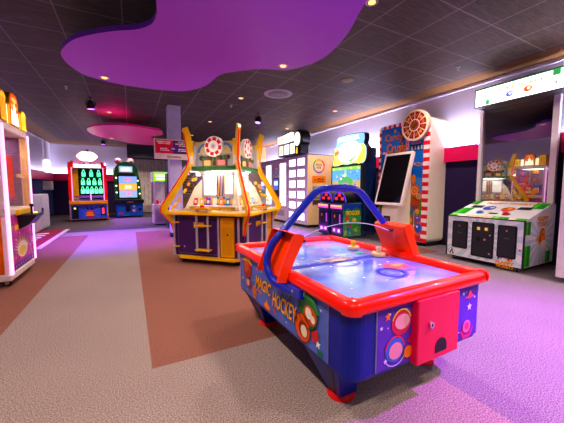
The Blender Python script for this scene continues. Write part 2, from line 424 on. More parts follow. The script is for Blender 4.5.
b = B(); vg = mat('vent_grille', '#8a8288', .5); b.lathe([(.001, -.009), (.2, -.011), (.2, -.002)], (0, 0, 0), vg, n=32)
for r in (.05, .09, .13, .17, .21, .245):
    k = int(r * 150)
    for i in range(k):
        a = 2 * PI * i / k; b.cyl((r * math.cos(a), r * math.sin(a), -.0125), (r * math.cos(a), r * math.sin(a), -.0105), .009, black, n=6, smooth=False)
b.build('vent_grille', t)
b = B(); b.lathe([(.001, -.008), (.1, -.008), (.11, -.003), (.11, 0), (.001, 0)], (4.08 * S, 4.83 * S, HC), mat('speaker_grey', '#8f8873', .6), n=24)
tag(b.build('ceiling_speaker'), 'plain round disc speaker flush in the ceiling, nearer than the vent', 'speaker')
for x, y, l in [(-1.16, 7.99, 'small sprinkler head on the ceiling left of the violet panel'), (5.47, 3.36, 'small sprinkler head on the ceiling above the right wall'), (2.5, 7.69, 'small sprinkler head on the ceiling behind the lamp near the vent')]:
    b = B(); b.lathe([(.012, -.05), (.022, -.045), (.022, -.04), (.007, -.035), (.007, -.012), (.03, -.01), (.03, 0)], (x * S, y * S, HC), mat('pale_metal', '#b9b0b4', .4, .6), n=12)
    tag(b.build('sprinkler_head'), l, 'sprinkler', 'ceiling sprinkler heads')
# ------------------------------------------------------------------ air hockey table (the nearest thing)
CX, CY = 1.2975, 1.61
T = thing('air_hockey_table', 'blue and red air hockey table with a tall blue arch, on the carpet in front', 'air hockey table', (CX, CY, 0))
blue = mat('deep_blue_gloss', '#151f86', .4, coat=.1, noise=.05); blue_t = mat('blue_tube_paint', '#1c2ba6', .3, coat=.5, noise=.04)
peri = mat('periwinkle_print', '#5668b4', .5, noise=.22, scale=5.); viol = mat('violet_print', '#5a38b0', .5, noise=.2, scale=5.)
orr = mat('orange_red_gloss', '#ee4420', .3, coat=.5, noise=.03)
def rl(hx, hy, r, z): return [V(x, y, z) for x, y in rrect(-hx, -hy, hx, hy, r, 6)]
b = B()
b.loft([rl(.46, .68, .06, .228), rl(.488, .708, .07, .24), rl(.495, .715, .075, .265), rl(.495, .715, .075, .56)], blue)
b.build('cabinet', T)
hx, hy = .527, .748
b = B()
prof = [(.022, .552), (.004, .558), (0, .572), (.003, .594), (.014, .608), (.032, .613), (.056, .611), (.068, .603), (.073, .57), (.073, .55)]
b.loft([rl(hx - d, hy - d, max(.07 - d, .02), z) for d, z in prof], orr, smooth=True, caps=False)
b.loft([rl(hx - .073, hy - .073, .015, .55), rl(hx - .022, hy - .022, .093, .552)], orr, caps=False)
fr = Fr((0, -hy + .05, .6185), (1, 0, 0), (0, 1, 0))
b.build('rim', T)
b = B()
for i in range(4):
    pass
def corner(sx, sy):
    b = B(); c = V(sx * (hx - .06), sy * (hy - .06), 0)
    a0 = {(-1, -1): PI, (1, -1): 1.5 * PI, (1, 1): 0., (-1, 1): .5 * PI}[(sx, sy)]
    pr = [(.060, .555), (.066, .574), (.064, .598), (.055, .612), (.03, .618), (.004, .619)]
    n = 10
    vs = [(c.x + r * math.cos(a0 + PI / 2 * k / n), c.y + r * math.sin(a0 + PI / 2 * k / n), z) for r, z in pr for k in range(n + 1)]
    fs = [(i * (n + 1) + k, i * (n + 1) + k + 1, (i + 1) * (n + 1) + k + 1, (i + 1) * (n + 1) + k) for i in range(len(pr) - 1) for k in range(n)]
    b.add(vs, fs, orr, True); b.build('corner_cap', T)
for sx in (-1, 1):
    for sy in (-1, 1): corner(sx, sy)
T.scale = (1, 1, 1.025)
# playing surface
pf = bpy.data.materials.new('playfield'); pf.use_nodes = True
nt = pf.node_tree; n = nt.nodes; pb = n['Principled BSDF']; tc = n.new('ShaderNodeTexCoord')
vz = n.new('ShaderNodeTexVoronoi'); vz.inputs['Scale'].default_value = 40; vz.inputs['Randomness'].default_value = 0
nz = n.new('ShaderNodeTexNoise'); nz.inputs['Scale'].default_value = 2.6; nz.inputs['Detail'].default_value = 3
nt.links.new(tc.outputs['Object'], vz.inputs['Vector']); nt.links.new(tc.outputs['Object'], nz.inputs['Vector'])
rp = n.new('ShaderNodeValToRGB'); rp.color_ramp.elements[0].position = .35; rp.color_ramp.elements[1].position = .68
rp.color_ramp.elements[0].color = rgb('#4472e0'); rp.color_ramp.elements[1].color = rgb('#a4c4f4')
nt.links.new(nz.outputs['Fac'], rp.inputs['Fac'])
st = n.new('ShaderNodeMath'); st.operation = 'LESS_THAN'; st.inputs[1].default_value = .11; nt.links.new(vz.outputs['Distance'], st.inputs[0])
mx = n.new('ShaderNodeMix'); mx.data_type = 'RGBA'; nt.links.new(st.outputs[0], mx.inputs['Factor']); nt.links.new(rp.outputs[0], mx.inputs['A'])
mx.inputs['B'].default_value = rgb('#4a62c8'); nt.links.new(mx.outputs['Result'], pb.inputs['Base Color'])
pb.inputs['Roughness'].default_value = .12; pb.inputs['Coat Weight'].default_value = .6; pb.inputs['Coat Roughness'].default_value = .05
b = B(); t = TOP(.572)
b.rect(t, -hx + .073, -hy + .073, hx - .073, hy - .073, pf, 0)
b.rect(t, -hx + .073, -.065, hx - .073, .0, ink('#3a35a8'), 1)
b.ring(t, 0, -.03, .13, .14, ink('#3a35a8'), 1, 32)
for k, (c1, l) in enumerate((('#8f9fb0', .24), ('#8a6a88', .17), ('#b8b890', .10))):
    b.poly(t, [(l * math.cos(a) * (.9 if i % 2 else .6), .02 - .02 * k + .11 * l / .3 * math.sin(a) * (.9 if i % 2 else .55)) for i, a in enumerate([2 * PI * j / 22 for j in range(22)])], ink(c1), 2 + k)
b.ring(t, .10, -.40, .085, .10, ink('#4a4fb0'), 1); b.ring(t, .10, -.40, .03, .05, ink('#5a60c0'), 1); b.ring(t, .10, -.40, .07, .085, ink('#2b2f88'), 2)
b.poly(t, circ(.24, -.31, .10, .07), ink('#c0606a'), 1); b.poly(t, circ(.26, -.30, .05, .03), ink('#d89a70'), 2)
b.rect(t, -.02, -.50, .10, -.49, ink('#3c3f9a'), 2); b.rect(t, .16, -.42, .30, -.41, ink('#3c3f9a'), 2)
for i in range(26):
    b.poly(t, starp(random.uniform(-.36, .36), random.uniform(-.58, .58), random.uniform(.006, .016)), ink('#e4ecff'), 3)
b.poly(t, circ(.30, .10, .035, .03), ink('#2fb8a0'), 2)
b.build('playing_surface', T)
for sy in (-1, 1):
    b = B(); b.box(-.16, sy * (hy - .076), .574, .16, sy * (hy - .072) , .598, black); b.build('goal_slot', T)
# printed long side
GY, OR = ink('#ffb02a'), ink('#ff7a1e')
def side_art(b, fr, L, flip=False):
    b.rect(fr, 0, 0, L, .285, peri, 1)
    for i in range(34): b.poly(fr, circ(random.uniform(.03, L - .03), random.uniform(.02, .27), random.uniform(.002, .006), n=6), ink('#e9e4ff'), 2)
    for cx, cy, r, c in ((.05, .25, .02, '#ff7040'), (.06, .10, .018, '#ffd040'), (.66, .245, .022, '#ffc830'), (.64, .04, .02, '#e83a3a'), (1.13, .06, .026, '#f0f4ff'), (.98, .26, .022, '#dfe8ff'), (.80, .05, .014, '#4a60d0')):
        b.poly(fr, starp(cx, cy, r), ink(c), 3)
    # ringed planet and moons, far end
    b.poly(fr, circ(.17, .20, .075, n=24), ink('#a83a2c'), 3); b.poly(fr, circ(.15, .22, .05, n=20), ink('#c8553a'), 4); b.ring(fr, .17, .2, .075, .083, ink('#5a1a1a'), 4)
    b.poly(fr, [(.07, .25), (.12, .275), (.20, .285), (.27, .25), (.26, .24), (.19, .262), (.12, .25)], ink('#f0b93a'), 5)
    b.poly(fr, circ(.19, .09, .05, n=22), ink('#7c2b34'), 3); b.poly(fr, circ(.18, .10, .032, n=20), ink('#d8a088'), 4)
    b.poly(fr, circ(.31, .06, .038, .045, n=22), ink('#e07a20'), 3); b.ring(fr, .31, .06, .022, .028, ink('#a84a10'), 4)
    b.poly(fr, circ(.53, .03, .05, .02), ink('#ff8020'), 3); b.poly(fr, [(.515, .03), (.545, .03), (.54, .07), (.52, .07)], ink('#ffa040'), 4)
    # lettering
    for dx, c, l in ((.004, ink('#16205e'), 4), (0, GY, 5)):
        b.text(fr, 'MAGIC', .47 + dx, .155 - dx, .25, .085, c, l, .15); b.text(fr, 'HOCKEY', .775 + dx, .12 - dx, .30, .10, c, l, .12)
    b.rect(fr, .36, .092, .45, .1, OR, 5)
    # green and blue globe
    b.poly(fr, circ(.80, .225, .062, .055, n=26), ink('#3d58b8'), 3); b.poly(fr, [(.75, .25), (.78, .27), (.80, .24), (.785, .2), (.765, .19), (.755, .215)], ink('#4f9a48'), 4)
    b.poly(fr, [(.81, .26), (.84, .255), (.855, .22), (.83, .19), (.815, .215)], ink('#4f9a48'), 4); b.ring(fr, .8, .225, .057, .062, ink('#1c2c70'), 4)
    # big green striped planet with a tilted ring, orange moon with craters
    b.poly(fr, circ(1.04, .19, .088, n=28), ink('#2f6a3a'), 4); b.ring(fr, 1.04, .19, .086, .093, ink('#15331f'), 5)
    b.poly(fr, circ(1.06, .175, .062, .05, n=24), ink('#b8552a'), 5); b.poly(fr, circ(1.05, .185, .03, n=18), ink('#f0e4d0'), 6); b.poly(fr, circ(1.09, .165, .02, n=18), ink('#f0e4d0'), 6)
    b.poly(fr, [(.93, .255), (1.0, .285), (1.10, .27), (1.15, .21), (1.13, .205), (1.08, .25), (1.0, .262), (.94, .24)], ink('#3f8a48'), 6); b.poly(fr, starp(1.0, .272, .022), ink('#ffffff'), 7)
    b.poly(fr, circ(.99, .085, .075, .07, n=26), ink('#d8601c'), 5); b.ring(fr, .99, .085, .073, .079, ink('#7a2a10'), 6); b.poly(fr, circ(1.0, .08, .046, .044, n=22), ink('#7a2f1a'), 6); b.poly(fr, circ(1.01, .075, .032, n=20), ink('#ecd8c0'), 7)
    b.poly(fr, [(.90, .15), (.93, .135), (.94, .09), (.92, .10)], ink('#e0641c'), 5)
    b.poly(fr, [(1.08, .1), (1.13, .13), (1.14, .08), (1.09, .05)], ink('#c03a20'), 5)
    b.rect(fr, 1.13, .012, 1.17, .04, ink('#1f6a3c'), 4)
for sx, fr in ((-1, LEFT(-.495, .645, .262)), (1, RIGHT(.495, -.555, .262))):
    b = B(); b.prism(fr, [(0, 0), (1.2, 0), (1.2, .285), (0, .285)], .003, peri)
    side_art(b, fr.at(0, 0, .003), 1.2); b.build('side_panel', T)
def end_art(b, fr):
    b.rect(fr, 0, 0, .78, .285, viol, 1)
    for i in range(24): b.poly(fr, circ(random.uniform(.02, .76), random.uniform(.02, .27), random.uniform(.002, .006), n=6), ink('#efe6ff'), 2)
    for cx, cy, r, c in ((.06, .245, .022, '#f07a3a'), (.02, .20, .012, '#e8dcff'), (.70, .17, .024, '#f4ecff'), (.64, .25, .016, '#8ab0ff'), (.05, .04, .014, '#e8dcff')): b.poly(fr, starp(cx, cy, r), ink(c), 3)
    b.poly(fr, circ(.15, .20, .065, .058, n=24), ink('#c03a52'), 3); b.poly(fr, circ(.155, .205, .05, .036, n=22), ink('#e0a0b0'), 4); b.ring(fr, .15, .2, .06, .067, ink('#f0c050'), 4, 24, .1 * PI, .9 * PI)
    b.poly(fr, circ(.11, .085, .062, n=24), ink('#4a62c8'), 3); b.poly(fr, circ(.115, .075, .045, .04, n=22), ink('#d890a8'), 4); b.ring(fr, .11, .08, .06, .066, ink('#e04050'), 4, 24, .05 * PI, .95 * PI); b.ring(fr, .11, .08, .072, .076, ink('#d8c8ff'), 4, 24, 1.15 * PI, 1.85 * PI)
    b.poly(fr, circ(.20, .05, .03), ink('#e87830'), 4); b.poly(fr, [(.19, .10), (.24, .16), (.24, .07)], ink('#b03058'), 3)
    b.poly(fr, circ(.68, .06, .038, .036, n=22), ink('#d04a7a'), 3); b.ring(fr, .68, .065, .022, .034, ink('#f080b0'), 4); b.poly(fr, [(.62, .04), (.65, .0), (.71, .0), (.745, .05), (.73, .05), (.7, .02), (.66, .02), (.63, .05)], ink('#c83a78'), 4)
    b.poly(fr, [(.655, .225), (.70, .24), (.74, .232), (.70, .215)], ink('#e05a6a'), 3); b.poly(fr, circ(.70, .24, .014, .02), ink('#e05a6a'), 4)
for fr in (FRONT(-.715, -.345, .262), Fr((.43, .715, .262), (-1, 0, 0), (0, 0, 1))):
    b = B(); b.prism(fr, [(0, 0), (.78, 0), (.78, .285), (0, .285)], .003, viol)
    end_art(b, fr.at(0, 0, .003)); b.build('end_panel', T)
b = B()
for x, y in ((-.4965, -.56), (-.4965, .65), (.4965, -.56), (.4965, .65), (-.35, -.7165), (.44, -.7165)):
    b = B(); b.box(x - .003, y - .003, .262, x + .003, y + .003, .55, mat('dull_trim', '#8a8cb0', .35, .5)); b.build('corner_trim', T)
# coin box
pink = mat('crimson_box', '#d01a50', .35, coat=.2, noise=.03)
C = B(); C.box(-.12, -.755, .245, .205, -.70, .556, pink, .006); cb = C.build('cash_box', T)
k = B(); k.cyl((-.03, -.755, .43), (-.03, -.767, .43), .016, chrome, n=18); k.box(-.033, -.7685, .424, -.027, -.767, .436, black); lab(k.build('lock', cb), 'round chrome lock')
k = B(); f = FRONT(-.755)
k.prism(f, [(.015, .275), (.105, .275), (.105, .30)] + circ(.06, .30, .045, n=12, a0=0, a1=PI)[1:], .002, black); k.build('return_slot', cb)
# legs
for sx in (-1, 1):
    for sy in (-1, 1):
        x = sx * .33; y = sy * .46; up = sx * .415
        def ring_(xc, w, y0, y1, z): return [V(xc - w, y + sy * y0, z), V(xc + w, y + sy * y0, z), V(xc + w, y + sy * y1, z), V(xc - w, y + sy * y1, z)]
        b = B(); b.loft([ring_(x, .055, -.06, .06, .028), ring_(up, .06, -.16, .15, .235)], blue); lg = b.build('leg', T, fix=True)
        k = B(); k.loft([ring_(x + sx * .053, .005, .0, .026, .028), ring_(up + sx * .058, .005, .075, .11, .235)], black); k.build('leg_trim', lg, fix=True)
        k = B(); k.lathe([(.075, 0), (.075, .008), (.05, .026), (.03, .032)], (x, y, 0), mat('red_foot', '#c8341c', .45)); k.build('foot', lg)
# arch
def cat(pts, k=6):
    P = [Vector(p) for p in pts]; P = [P[0] * 2 - P[1]] + P + [P[-1] * 2 - P[-2]]; out = []
    for i in range(1, len(P) - 2):
        for j in range(k):
            t = j / k; p0, p1, p2, p3 = P[i - 1:i + 3]
            out.append(.5 * ((2 * p1) + (p2 - p0) * t + (2 * p0 - 5 * p1 + 4 * p2 - p3) * t * t + (3 * p1 - p0 - 3 * p2 + p3) * t ** 3))
    return out + [P[-2]]
half = [(.785, 1.31, .535), (.765, 1.42, .528), (.745, 1.52, .545), (.735, 1.58, .60), (.745, 1.605, .67), (.78, 1.605, .75), (.86, 1.60, .84), (.98, 1.60, .96), (1.06, 1.60, 1.04), (1.11, 1.60, 1.078), (1.17, 1.60, 1.098), (1.245, 1.60, 1.104)]
half = [(x, y, z / 1.025) for x, y, z in half]
full = half + [(2 * CX - x, y, z) for x, y, z in half[::-1]]
b = B(); b.tube([V(x - CX, y - CY, z) for x, y, z in [tuple(p) for p in cat(full, 5)]], .0245, blue_t, 14)
ar = b.build('arch', T)
for sx in (-1, 1):
    b = B(); b.box(sx * .495, -.36, .50, sx * .535, -.22, .556, blue_t, .008); b.cyl((sx * .534, -.29, .53), (sx * .54, -.29, .53), .01, chrome, n=10); b.build('arch_bracket', ar)
rg = mat('red_guard', '#ee5424', .35, coat=.3, noise=.03)
for sx in (-1, 1):                                   # bent sheet: a web leaning inwards, two flanges turned outwards, a lip on top
    b = B(); web = [(-.535, .56), (-.525, .60), (-.475, .70), (-.43, .775), (-.422, .80), (-.43, .812), (-.45, .82), (-.485, .822)]
    f0 = Fr((0, 0, 0), (1, 0, 0), (0, 0, 1))
    for y in (-.22, .06):
        fl_ = [(-.60, .565), (-.535, .555), (-.525, .60), (-.43, .775), (-.422, .80), (-.44, .816), (-.485, .822), (-.50, .80)]
        b.prism(f0, [(-sx * x, z) for x, z in fl_], -(y - .004), rg, -(y + .004))
    for o_, flip in ((0, False), (.006, True)):
        vs = [V(-sx * (x + o_), y, z - o_ * .5) for x, z in web for y in (-.22, .06)]
        b.add(vs, [(2 * i, 2 * i + 1, 2 * i + 3, 2 * i + 2) for i in range(len(web) - 1)], rg, True)
    g_ = b.build('side_guard', T)
    for y in (-.11,):
        b = B(); b.cyl((sx * .43, y, .77), (sx * .395, y, .77), .012, mat('dark_bolt', '#5a2a2a', .4), n=10); b.build('bolt', g_)
b = B(); top = [(x, .76 + .085 * (1 - (x / .41) ** 2)) for x in [-.41 + .82 * i / 24 for i in range(25)]]
b.prism(Fr((0, -.11, 0), (1, 0, 0), (0, 0, 1)), [(-.48, .64), (.48, .64), (.455, .70)] + top[::-1] + [(-.455, .70)], .004, perspex, -.004); b.build('divider', T)
b = B(); b.tube([V(x, -.11, z + .001) for x, z in top], .0025, mat('divider_edge', '#d8dce8', .3), 6); b.build('divider_edge', T)

def mallet(x, y, c, label):
    t = thing('air_hockey_mallet', label, 'mallet', (x, y, .589), 0, 'mallets on the hockey table')
    m_ = mat('mallet_' + c.lstrip('#'), c, .35, coat=.3)
    b = B(); b.lathe([(.046, 0), (.05, .004), (.05, .022), (.044, .028), (.034, .022), (.026, .022)], (0, 0, 0), mat('mallet_base', '#e6c8a0', .4), n=24); b.build('base', t)
    b = B(); b.lathe([(.02, .02), (.018, .045), (.024, .056), (.02, .068), (.008, .073)], (0, 0, 0), m_, n=18); b.build('knob', t)
mallet(1.655, 1.84, '#f0c030', 'mallet with a yellow knob on the hockey table, beyond the clear divider')
mallet(1.655, 1.56, '#ead6b4', 'cream mallet on the hockey table beside the right red guard')

# ------------------------------------------------------------------ four-sided coin pusher
P = thing('coin_pusher', 'big yellow and purple four-sided coin pusher with pointed fins and a glass top', 'arcade machine', (1.38, 4.54, 0), -PI / 4)
def rot4(k): return Matrix.Rotation(k * PI / 2, 4, 'Z')
aub = mat('aubergine', '#43225c', .4, noise=.06); aub_e = mat('aubergine_trim', '#6a5a8a', .4); yel2 = mat('warm_yellow', '#e8a41c', .4, noise=.05)
satin = mat('satin_steel', '#c9c2cf', .38, .55)
b = B(); b.box(-.58, -.58, .11, .58, .58, .70, aub, .01); b.build('cabinet', P)
b = B(); oc = [(-.64, -.44), (-.44, -.64), (.44, -.64), (.64, -.44), (.64, .44), (.44, .64), (-.44, .64), (-.64, .44)]
b.prism(TOP(0), oc, .115, yellow, .075); b.build('base_plate', P)
for x, y in ((-.48, -.48), (.48, -.48), (.48, .48), (-.48, .48)): caster(P, x, y, .036)
for k in range(4):
    M = rot4(k)
    b = B(M); f = FRONT(-.58)
    b.prism(f, rrect(-.50, .14, .17, .69, .03), .012, aub_e); b.prism(f, rrect(-.485, .155, .155, .675, .03), .02, aub)
    b.rect(f.at(0, 0, .02), -.22, .53, -.05, .61, yel2); b.cyl((-.38, -.60, .25), (-.38, -.608, .25), .012, chrome, n=10)
    b.build('door', P)
    b = B(M); b.prism(f, [(.22, .13), (.43, .13), (.43, .69), (.22, .69)], .03, yel2)
    b.rect(f.at(0, 0, .03), .24, .16, .41, .56, mat('yellow_panel', '#d89a1e', .45)); b.cyl((.335, -.61, .45), (.335, -.616, .45), .014, black, n=12); b.rect(f.at(0, 0, .03), .26, .6, .39, .665, mat('yellow_panel', '#d89a1e', .45)); b.build('coin_panel', P)
    for x, z1 in ((-.545, .70), (.19, .70), (.50, .70)):
        b = B(M); b.cyl((x, -.61, .11), (x, -.61, z1), .016, satin, n=12); b.build('pole', P)
    b = B(M)
    for x in (-.13, .05): b.cyl((x, -.66, .2), (x, -.66, .82), .017, satin, n=12)
    for z in (.21, .56): b.box(-.16, -.68, z, .08, -.60, z + .02, yellow, .006)
    for z in (.235, .595): b.box(-.56, -.63, z, -.46, -.60, z + .018, yellow, .004)
    cs = b.build('coin_chute', P)
    b = B(M); b.box(-.155, -.70, .80, .075, -.60, .83, yel2, .006); b.ball((-.04, -.65, .845), .04, mat('ruby', '#c8241c', .25, coat=.5), sq=(1, .7, .6)); b.build('coin_slot', cs)
# deck
b = B(); b.prism(TOP(0), [(-.70, -.58), (-.58, -.70), (.58, -.70), (.70, -.58), (.70, .58), (.58, .70), (-.58, .70), (-.70, .58)], .755, yellow, .725); b.build('deck', P)
lite = mat('lit_playfield', '#d8ccb8', .4, noise=.05)
b = B(); b.box(-.64, -.64, .755, .64, .64, .775, lite)
for k in range(4):
    M = rot4(k); q = B(M); f = Fr((0, -.64, .775), (1, 0, 0), (0, 1, 0))
    q.rect(f, -.56, .02, .56, .07, ink('#f6e2c0')); 
    for i in range(12): q.poly(f, rrect(-.5 + i * .042, .025, -.47 + i * .042, .06, .008, 3), ink(['#2a2030', '#c8302a', '#2a2030', '#e07a28'][i % 4]), 2)
    q.rect(f, -.45, .09, .45, .12, ink('#e8b93c')); q.rect(f, -.40, .2, .40, .23, ink('#d8862a'))
    o = len(b.v); b.v += q.v; 
    for fc, mi_, sm in zip(q.f, q.m, q.s): b.f.append(tuple(a + o for a in fc)); b.m.append(b.mi(q.mats[mi_])); b.s.append(sm)
b.build('playfield', P)
gold = mat('gold_token', '#e2b04a', .3, .8)
b = B()
for i in range(420):
    k = random.randrange(4); a = random.uniform(-.42, .42); r = random.uniform(.32, .56)
    p = rot4(k) @ V(a, -r, .777 + random.uniform(0, .02)); b.cyl(p, p + V(random.uniform(-.002, .002), 0, .004), .018, gold if i % 5 else ink('#f2f0ea'), n=8, smooth=False)
o = b.build('tokens', P); o['kind'] = 'stuff'
# inner tower
b = B(); mirror = mat('mirror', '#e8e6ee', .06, 1.)
b.box(-.27, -.27, .775, .27, .27, 1.36, mat('tower_grey', '#b8b0b8', .3))
q4 = []
for k in range(4):
    q = B(rot4(k)); f = FRONT(-.27)
    q.rect(f, -.24, 1.0, -.03, 1.3, glow('#fff8ee', 1.1)); q.rect(f, .12, 1.02, .25, 1.3, glow('#fff8ee', 1.))
    for i in range(6): q.poly(f, [(-.03 + .024 * i, .98), (-.015 + .024 * i, .98), (.01 + .024 * i, 1.3), (-.005 + .024 * i, 1.3)], ink(['#5a2f8a', '#e0b040'][i % 2]), 2)
    q.rect(f, -.26, .80, .26, .86, ink('#8a4fb0'), 1); q.rect(f, -.26, .88, .26, .93, ink('#e8c060'), 1)
    for i in range(5): q.poly(f, circ(-.2 + .1 * i, .955, .02), ink(['#e04a3a', '#f2c53a', '#3a9a5a', '#7a3ab0', '#f08a2a'][i]), 2)
    o = len(b.v); b.v += q.v
    for fc, mi_, sm in zip(q.f, q.m, q.s): b.f.append(tuple(a + o for a in fc)); b.m.append(b.mi(q.mats[mi_])); b.s.append(sm)
b.build('inner_tower', P)
for k in range(4):
    M = Matrix.Rotation(k * PI / 2 - PI / 4 - PI / 2, 4, 'Z'); b = B(M)
    b.prism(Fr((0, 0, 0), (1, 0, 0), (0, 0, 1)), [(.39, .776), (.66, .776), (.50, 1.12), (.39, 1.24)], .006, mat('cream_partition', '#ece2d0', .4), -.006); b.build('partition', P, fix=True)
for k in range(4):
    M = rot4(k)
    b = B(M); vs = [V(-.61, -.66, .76), V(.61, -.66, .76), V(.36, -.40, 1.38), V(-.36, -.40, 1.38)]
    b.add(vs, [(0, 1, 2, 3)], clear)
    for i in range(10):                                   # stickers of yellow coins along the left edge of each pane
        s_ = random.random(); z = .80 + .45 * s_; x = -.57 + .24 * s_ + random.uniform(.01, .08); y = -.66 + .26 * (z - .76) / .62 - .004
        fr = Fr((x, y, z), (1, 0, 0), (0, .387, .922)); b.poly(fr, circ(0, 0, random.uniform(.02, .035), n=14), ink(['#f0c42a', '#f5dc6a', '#e8a01e'][i % 3]), 1)
    b.build('glass_pane', P)
    b = B(M); b.tube([V(-.6, -.665, .757), V(.6, -.665, .757)], .012, yellow, 8); b.tube([V(-.36, -.40, 1.38), V(.36, -.40, 1.38)], .012, mat('green_trim', '#3f7a4a', .4), 8); b.build('pane_trim', P)
# prize cards standing in front of the tower and a pusher shelf on every side
for k in range(4):
    M = rot4(k)
    b = B(M); b.box(-.40, -.46, .776, .40, -.30, .845, mat('shelf_white', '#e8e2dc', .35), .004); f = FRONT(-.46); b.rect(f, -.38, .785, .38, .83, ink('#c8a050')); b.build('pusher_shelf', P)
    for i, c in enumerate(('#d8382a', '#f0c030', '#7a3ab0', '#f4ece0', '#e8862a', '#3a8ac0', '#f0e0c0')):
        b = B(M); x = -.33 + .11 * i; fr = Fr((x, -.38, .846), (1, 0, 0), (0, .2, 1)); b.prism(fr, [(-.035, 0), (.035, 0), (.035, .11), (-.035, .11)], .004, ink(c)); b.rect(fr.at(0, 0, .004), -.02, .03, .02, .08, ink('#fff6e0')); b.build('prize_card', P)
# corner fins
fin = [(.80, .44), (.86, .60), (.99, .765), (.985, .83), (.62, 1.40), (.575, 1.52), (.635, 1.92), (.665, 1.955), (.655, 1.99), (.59, 2.02), (.545, 1.90), (.50, 1.60), (.50, 1.44), (.58, 1.34), (.90, .80), (.87, .755), (.80, .68)]
for k in range(4):
    M = Matrix.Rotation(k * PI / 2 - PI / 4 - PI / 2, 4, 'Z')       # corner direction
    b = B(M); f = Fr((0, 0, 0), (1, 0, 0), (0, 0, 1)); b.prism(f, fin, .022, yellow, -.022)
    fo = b.build('corner_fin', P, fix=True)
    b = B(M); e = [V(r + .004, 0, z) for r, z in fin[:7]]; b.tube(e, .014, mat('salmon_red_edge', '#ff4f3c', .35, coat=.3), 8); b.build('fin_edge', fo)  # plain salmon-red painted trim along the outer edge of the fin
# top: green base with huts, back panels, round signs
b = B(); gr = mat('jungle_green', '#3a5c3c', .6, noise=.25, scale=14.)
b.box(-.40, -.40, 1.385, .40, .40, 1.43, gr)
for k in range(4):
    q = B(rot4(k)); f = FRONT(-.34)
    q.box(-.20, -.37, 1.43, .20, -.33, 1.53, mat('hut_wood', '#6a4a34', .7, noise=.2)); q.rect(FRONT(-.37), -.17, 1.44, -.06, 1.52, ink('#c8a070')); q.rect(FRONT(-.37), -.02, 1.44, .03, 1.52, ink('#201816')); q.rect(FRONT(-.37), .06, 1.44, .18, 1.52, ink('#b06a70'))
    for i in range(9): q.ball((-.22 + .055 * i, -.36, 1.545 + random.uniform(-.01, .02)), .035, ink(['#3d2c26', '#2f5a34', '#5a3a2a'][i % 3]), 8)
    o = len(b.v); b.v += q.v
    for fc, mi_, sm in zip(q.f, q.m, q.s): b.f.append(tuple(a + o for a in fc)); b.m.append(b.mi(q.mats[mi_])); b.s.append(sm)
b.build('jungle_scene', P)
for k in range(4):
    b = B(rot4(k)); f = FRONT(-.31); sand = mat('sand_panel', '#b8a578', .5, noise=.15)
    b.prism(f, [(-.40, 1.43), (.40, 1.43), (.40, 1.74), (-.40, 1.74)], .02, mat('grey_lilac_panel', '#a8a4ac', .5), 0)
    b.rect(f.at(0, 0, .02), -.40, 1.62, .40, 1.78, sand); b.prism(f, [(-.40, 1.62), (.40, 1.62), (.36, 1.80), (-.36, 1.80)], .022, sand, .002)
    for sx in (-1, 1): b.ring(f.at(0, 0, .022), sx * .16, 1.64, .10, .14, ink('#5570a8'), 1, 20, 0, PI)
    b.build('back_panel', P)
    b = B(rot4(k)); c = V(0, -.36, 1.72); f2 = FRONT(-.385)
    b.cyl((0, -.33, 1.72), (0, -.385, 1.72), .15, mat('sign_rim', '#e8dcd4', .4), n=32)
    b.poly(f2, circ(0, 1.72, .145, n=32), ink('#efe6e0'), 1); b.ring(f2, 0, 1.72, .085, .135, ink('#c0303a'), 2)
    for i in range(8):
        a = i * PI / 4 + .2; b.poly(f2, [(.08 * math.cos(a), 1.72 + .08 * math.sin(a)), (.138 * math.cos(a - .16), 1.72 + .138 * math.sin(a - .16)), (.138 * math.cos(a + .16), 1.72 + .138 * math.sin(a + .16))], ink('#efe6e0'), 3)
    b.poly(f2, circ(0, 1.72, .05, n=20), ink('#d8cdd8'), 3); b.poly(f2, starp(0, 1.72, .035, 6, .5), ink('#6a5a9a'), 4); b.poly(f2, circ(0, 1.72, .014), ink('#e0a030'), 5)
    b.build('round_sign', P)
    for sx in (-1, 1):
        b = B(rot4(k)); b.box(sx * .36 - .035, -.41, 1.44, sx * .36 + .035, -.36, 1.66 if sx < 0 else 1.82, yellow, .008); b.box(sx * .36 - .022, -.414, 1.47, sx * .36 + .022, -.409, 1.58, ink('#d8d0d8')); b.build('upright', P)
# ------------------------------------------------------------------ machines along the right wall (local x runs towards the camera, y into the wall)
def merge(b, q):
    o = len(b.v); b.v += q.v
    for fc, i, sm in zip(q.f, q.m, q.s): b.f.append(tuple(a + o for a in fc)); b.m.append(b.mi(q.mats[i])); b.s.append(sm)
def pipe(b, f, x0, y0, x1, y1, l=3):                 # plain green block with a lighter bar
    b.rect(f, x0, y0, x1, y1, ink('#1f8a2c'), l); b.rect(f, x0 + (x1 - x0) * .15, y0, x0 + (x1 - x0) * .4, y1, ink('#5cc83c'), l + 1)
F = thing('ticket_game', 'big white sunray ticket game with three black doors and a tall dark screen', 'arcade machine', (4.42, 2.76, 0), -PI / 2)
wsun = mat('white_sunray_print', '#e6e6ea', .4, noise=.02); ray = ink('#c4d2de')
W, D = 1.0, .86
prof = [(0, .07), (0, .68), (.80, .90), (.86, .90), (.86, .07)]
b = B(); f = Fr((0, 0, 0), (0, 1, 0), (0, 0, 1)); b.prism(f, prof, W, wsun)
fr = FRONT(0); b.rays(fr, .01, .08, .99, .67, .5, .40, 18, ray, 1)
b.build('console', F, fix=False)
b = B(); b.box(.02, .03, .05, W - .02, D - .03, .075, charcoal); b.build('plinth', F)
b = B()
for x in (0, W): b.box(x - .008, -.008, .06, x + .008, .012, .69, charcoal)
b.box(-.006, -.008, .675, W + .006, .004, .69, charcoal); b.build('edge_trim', F)
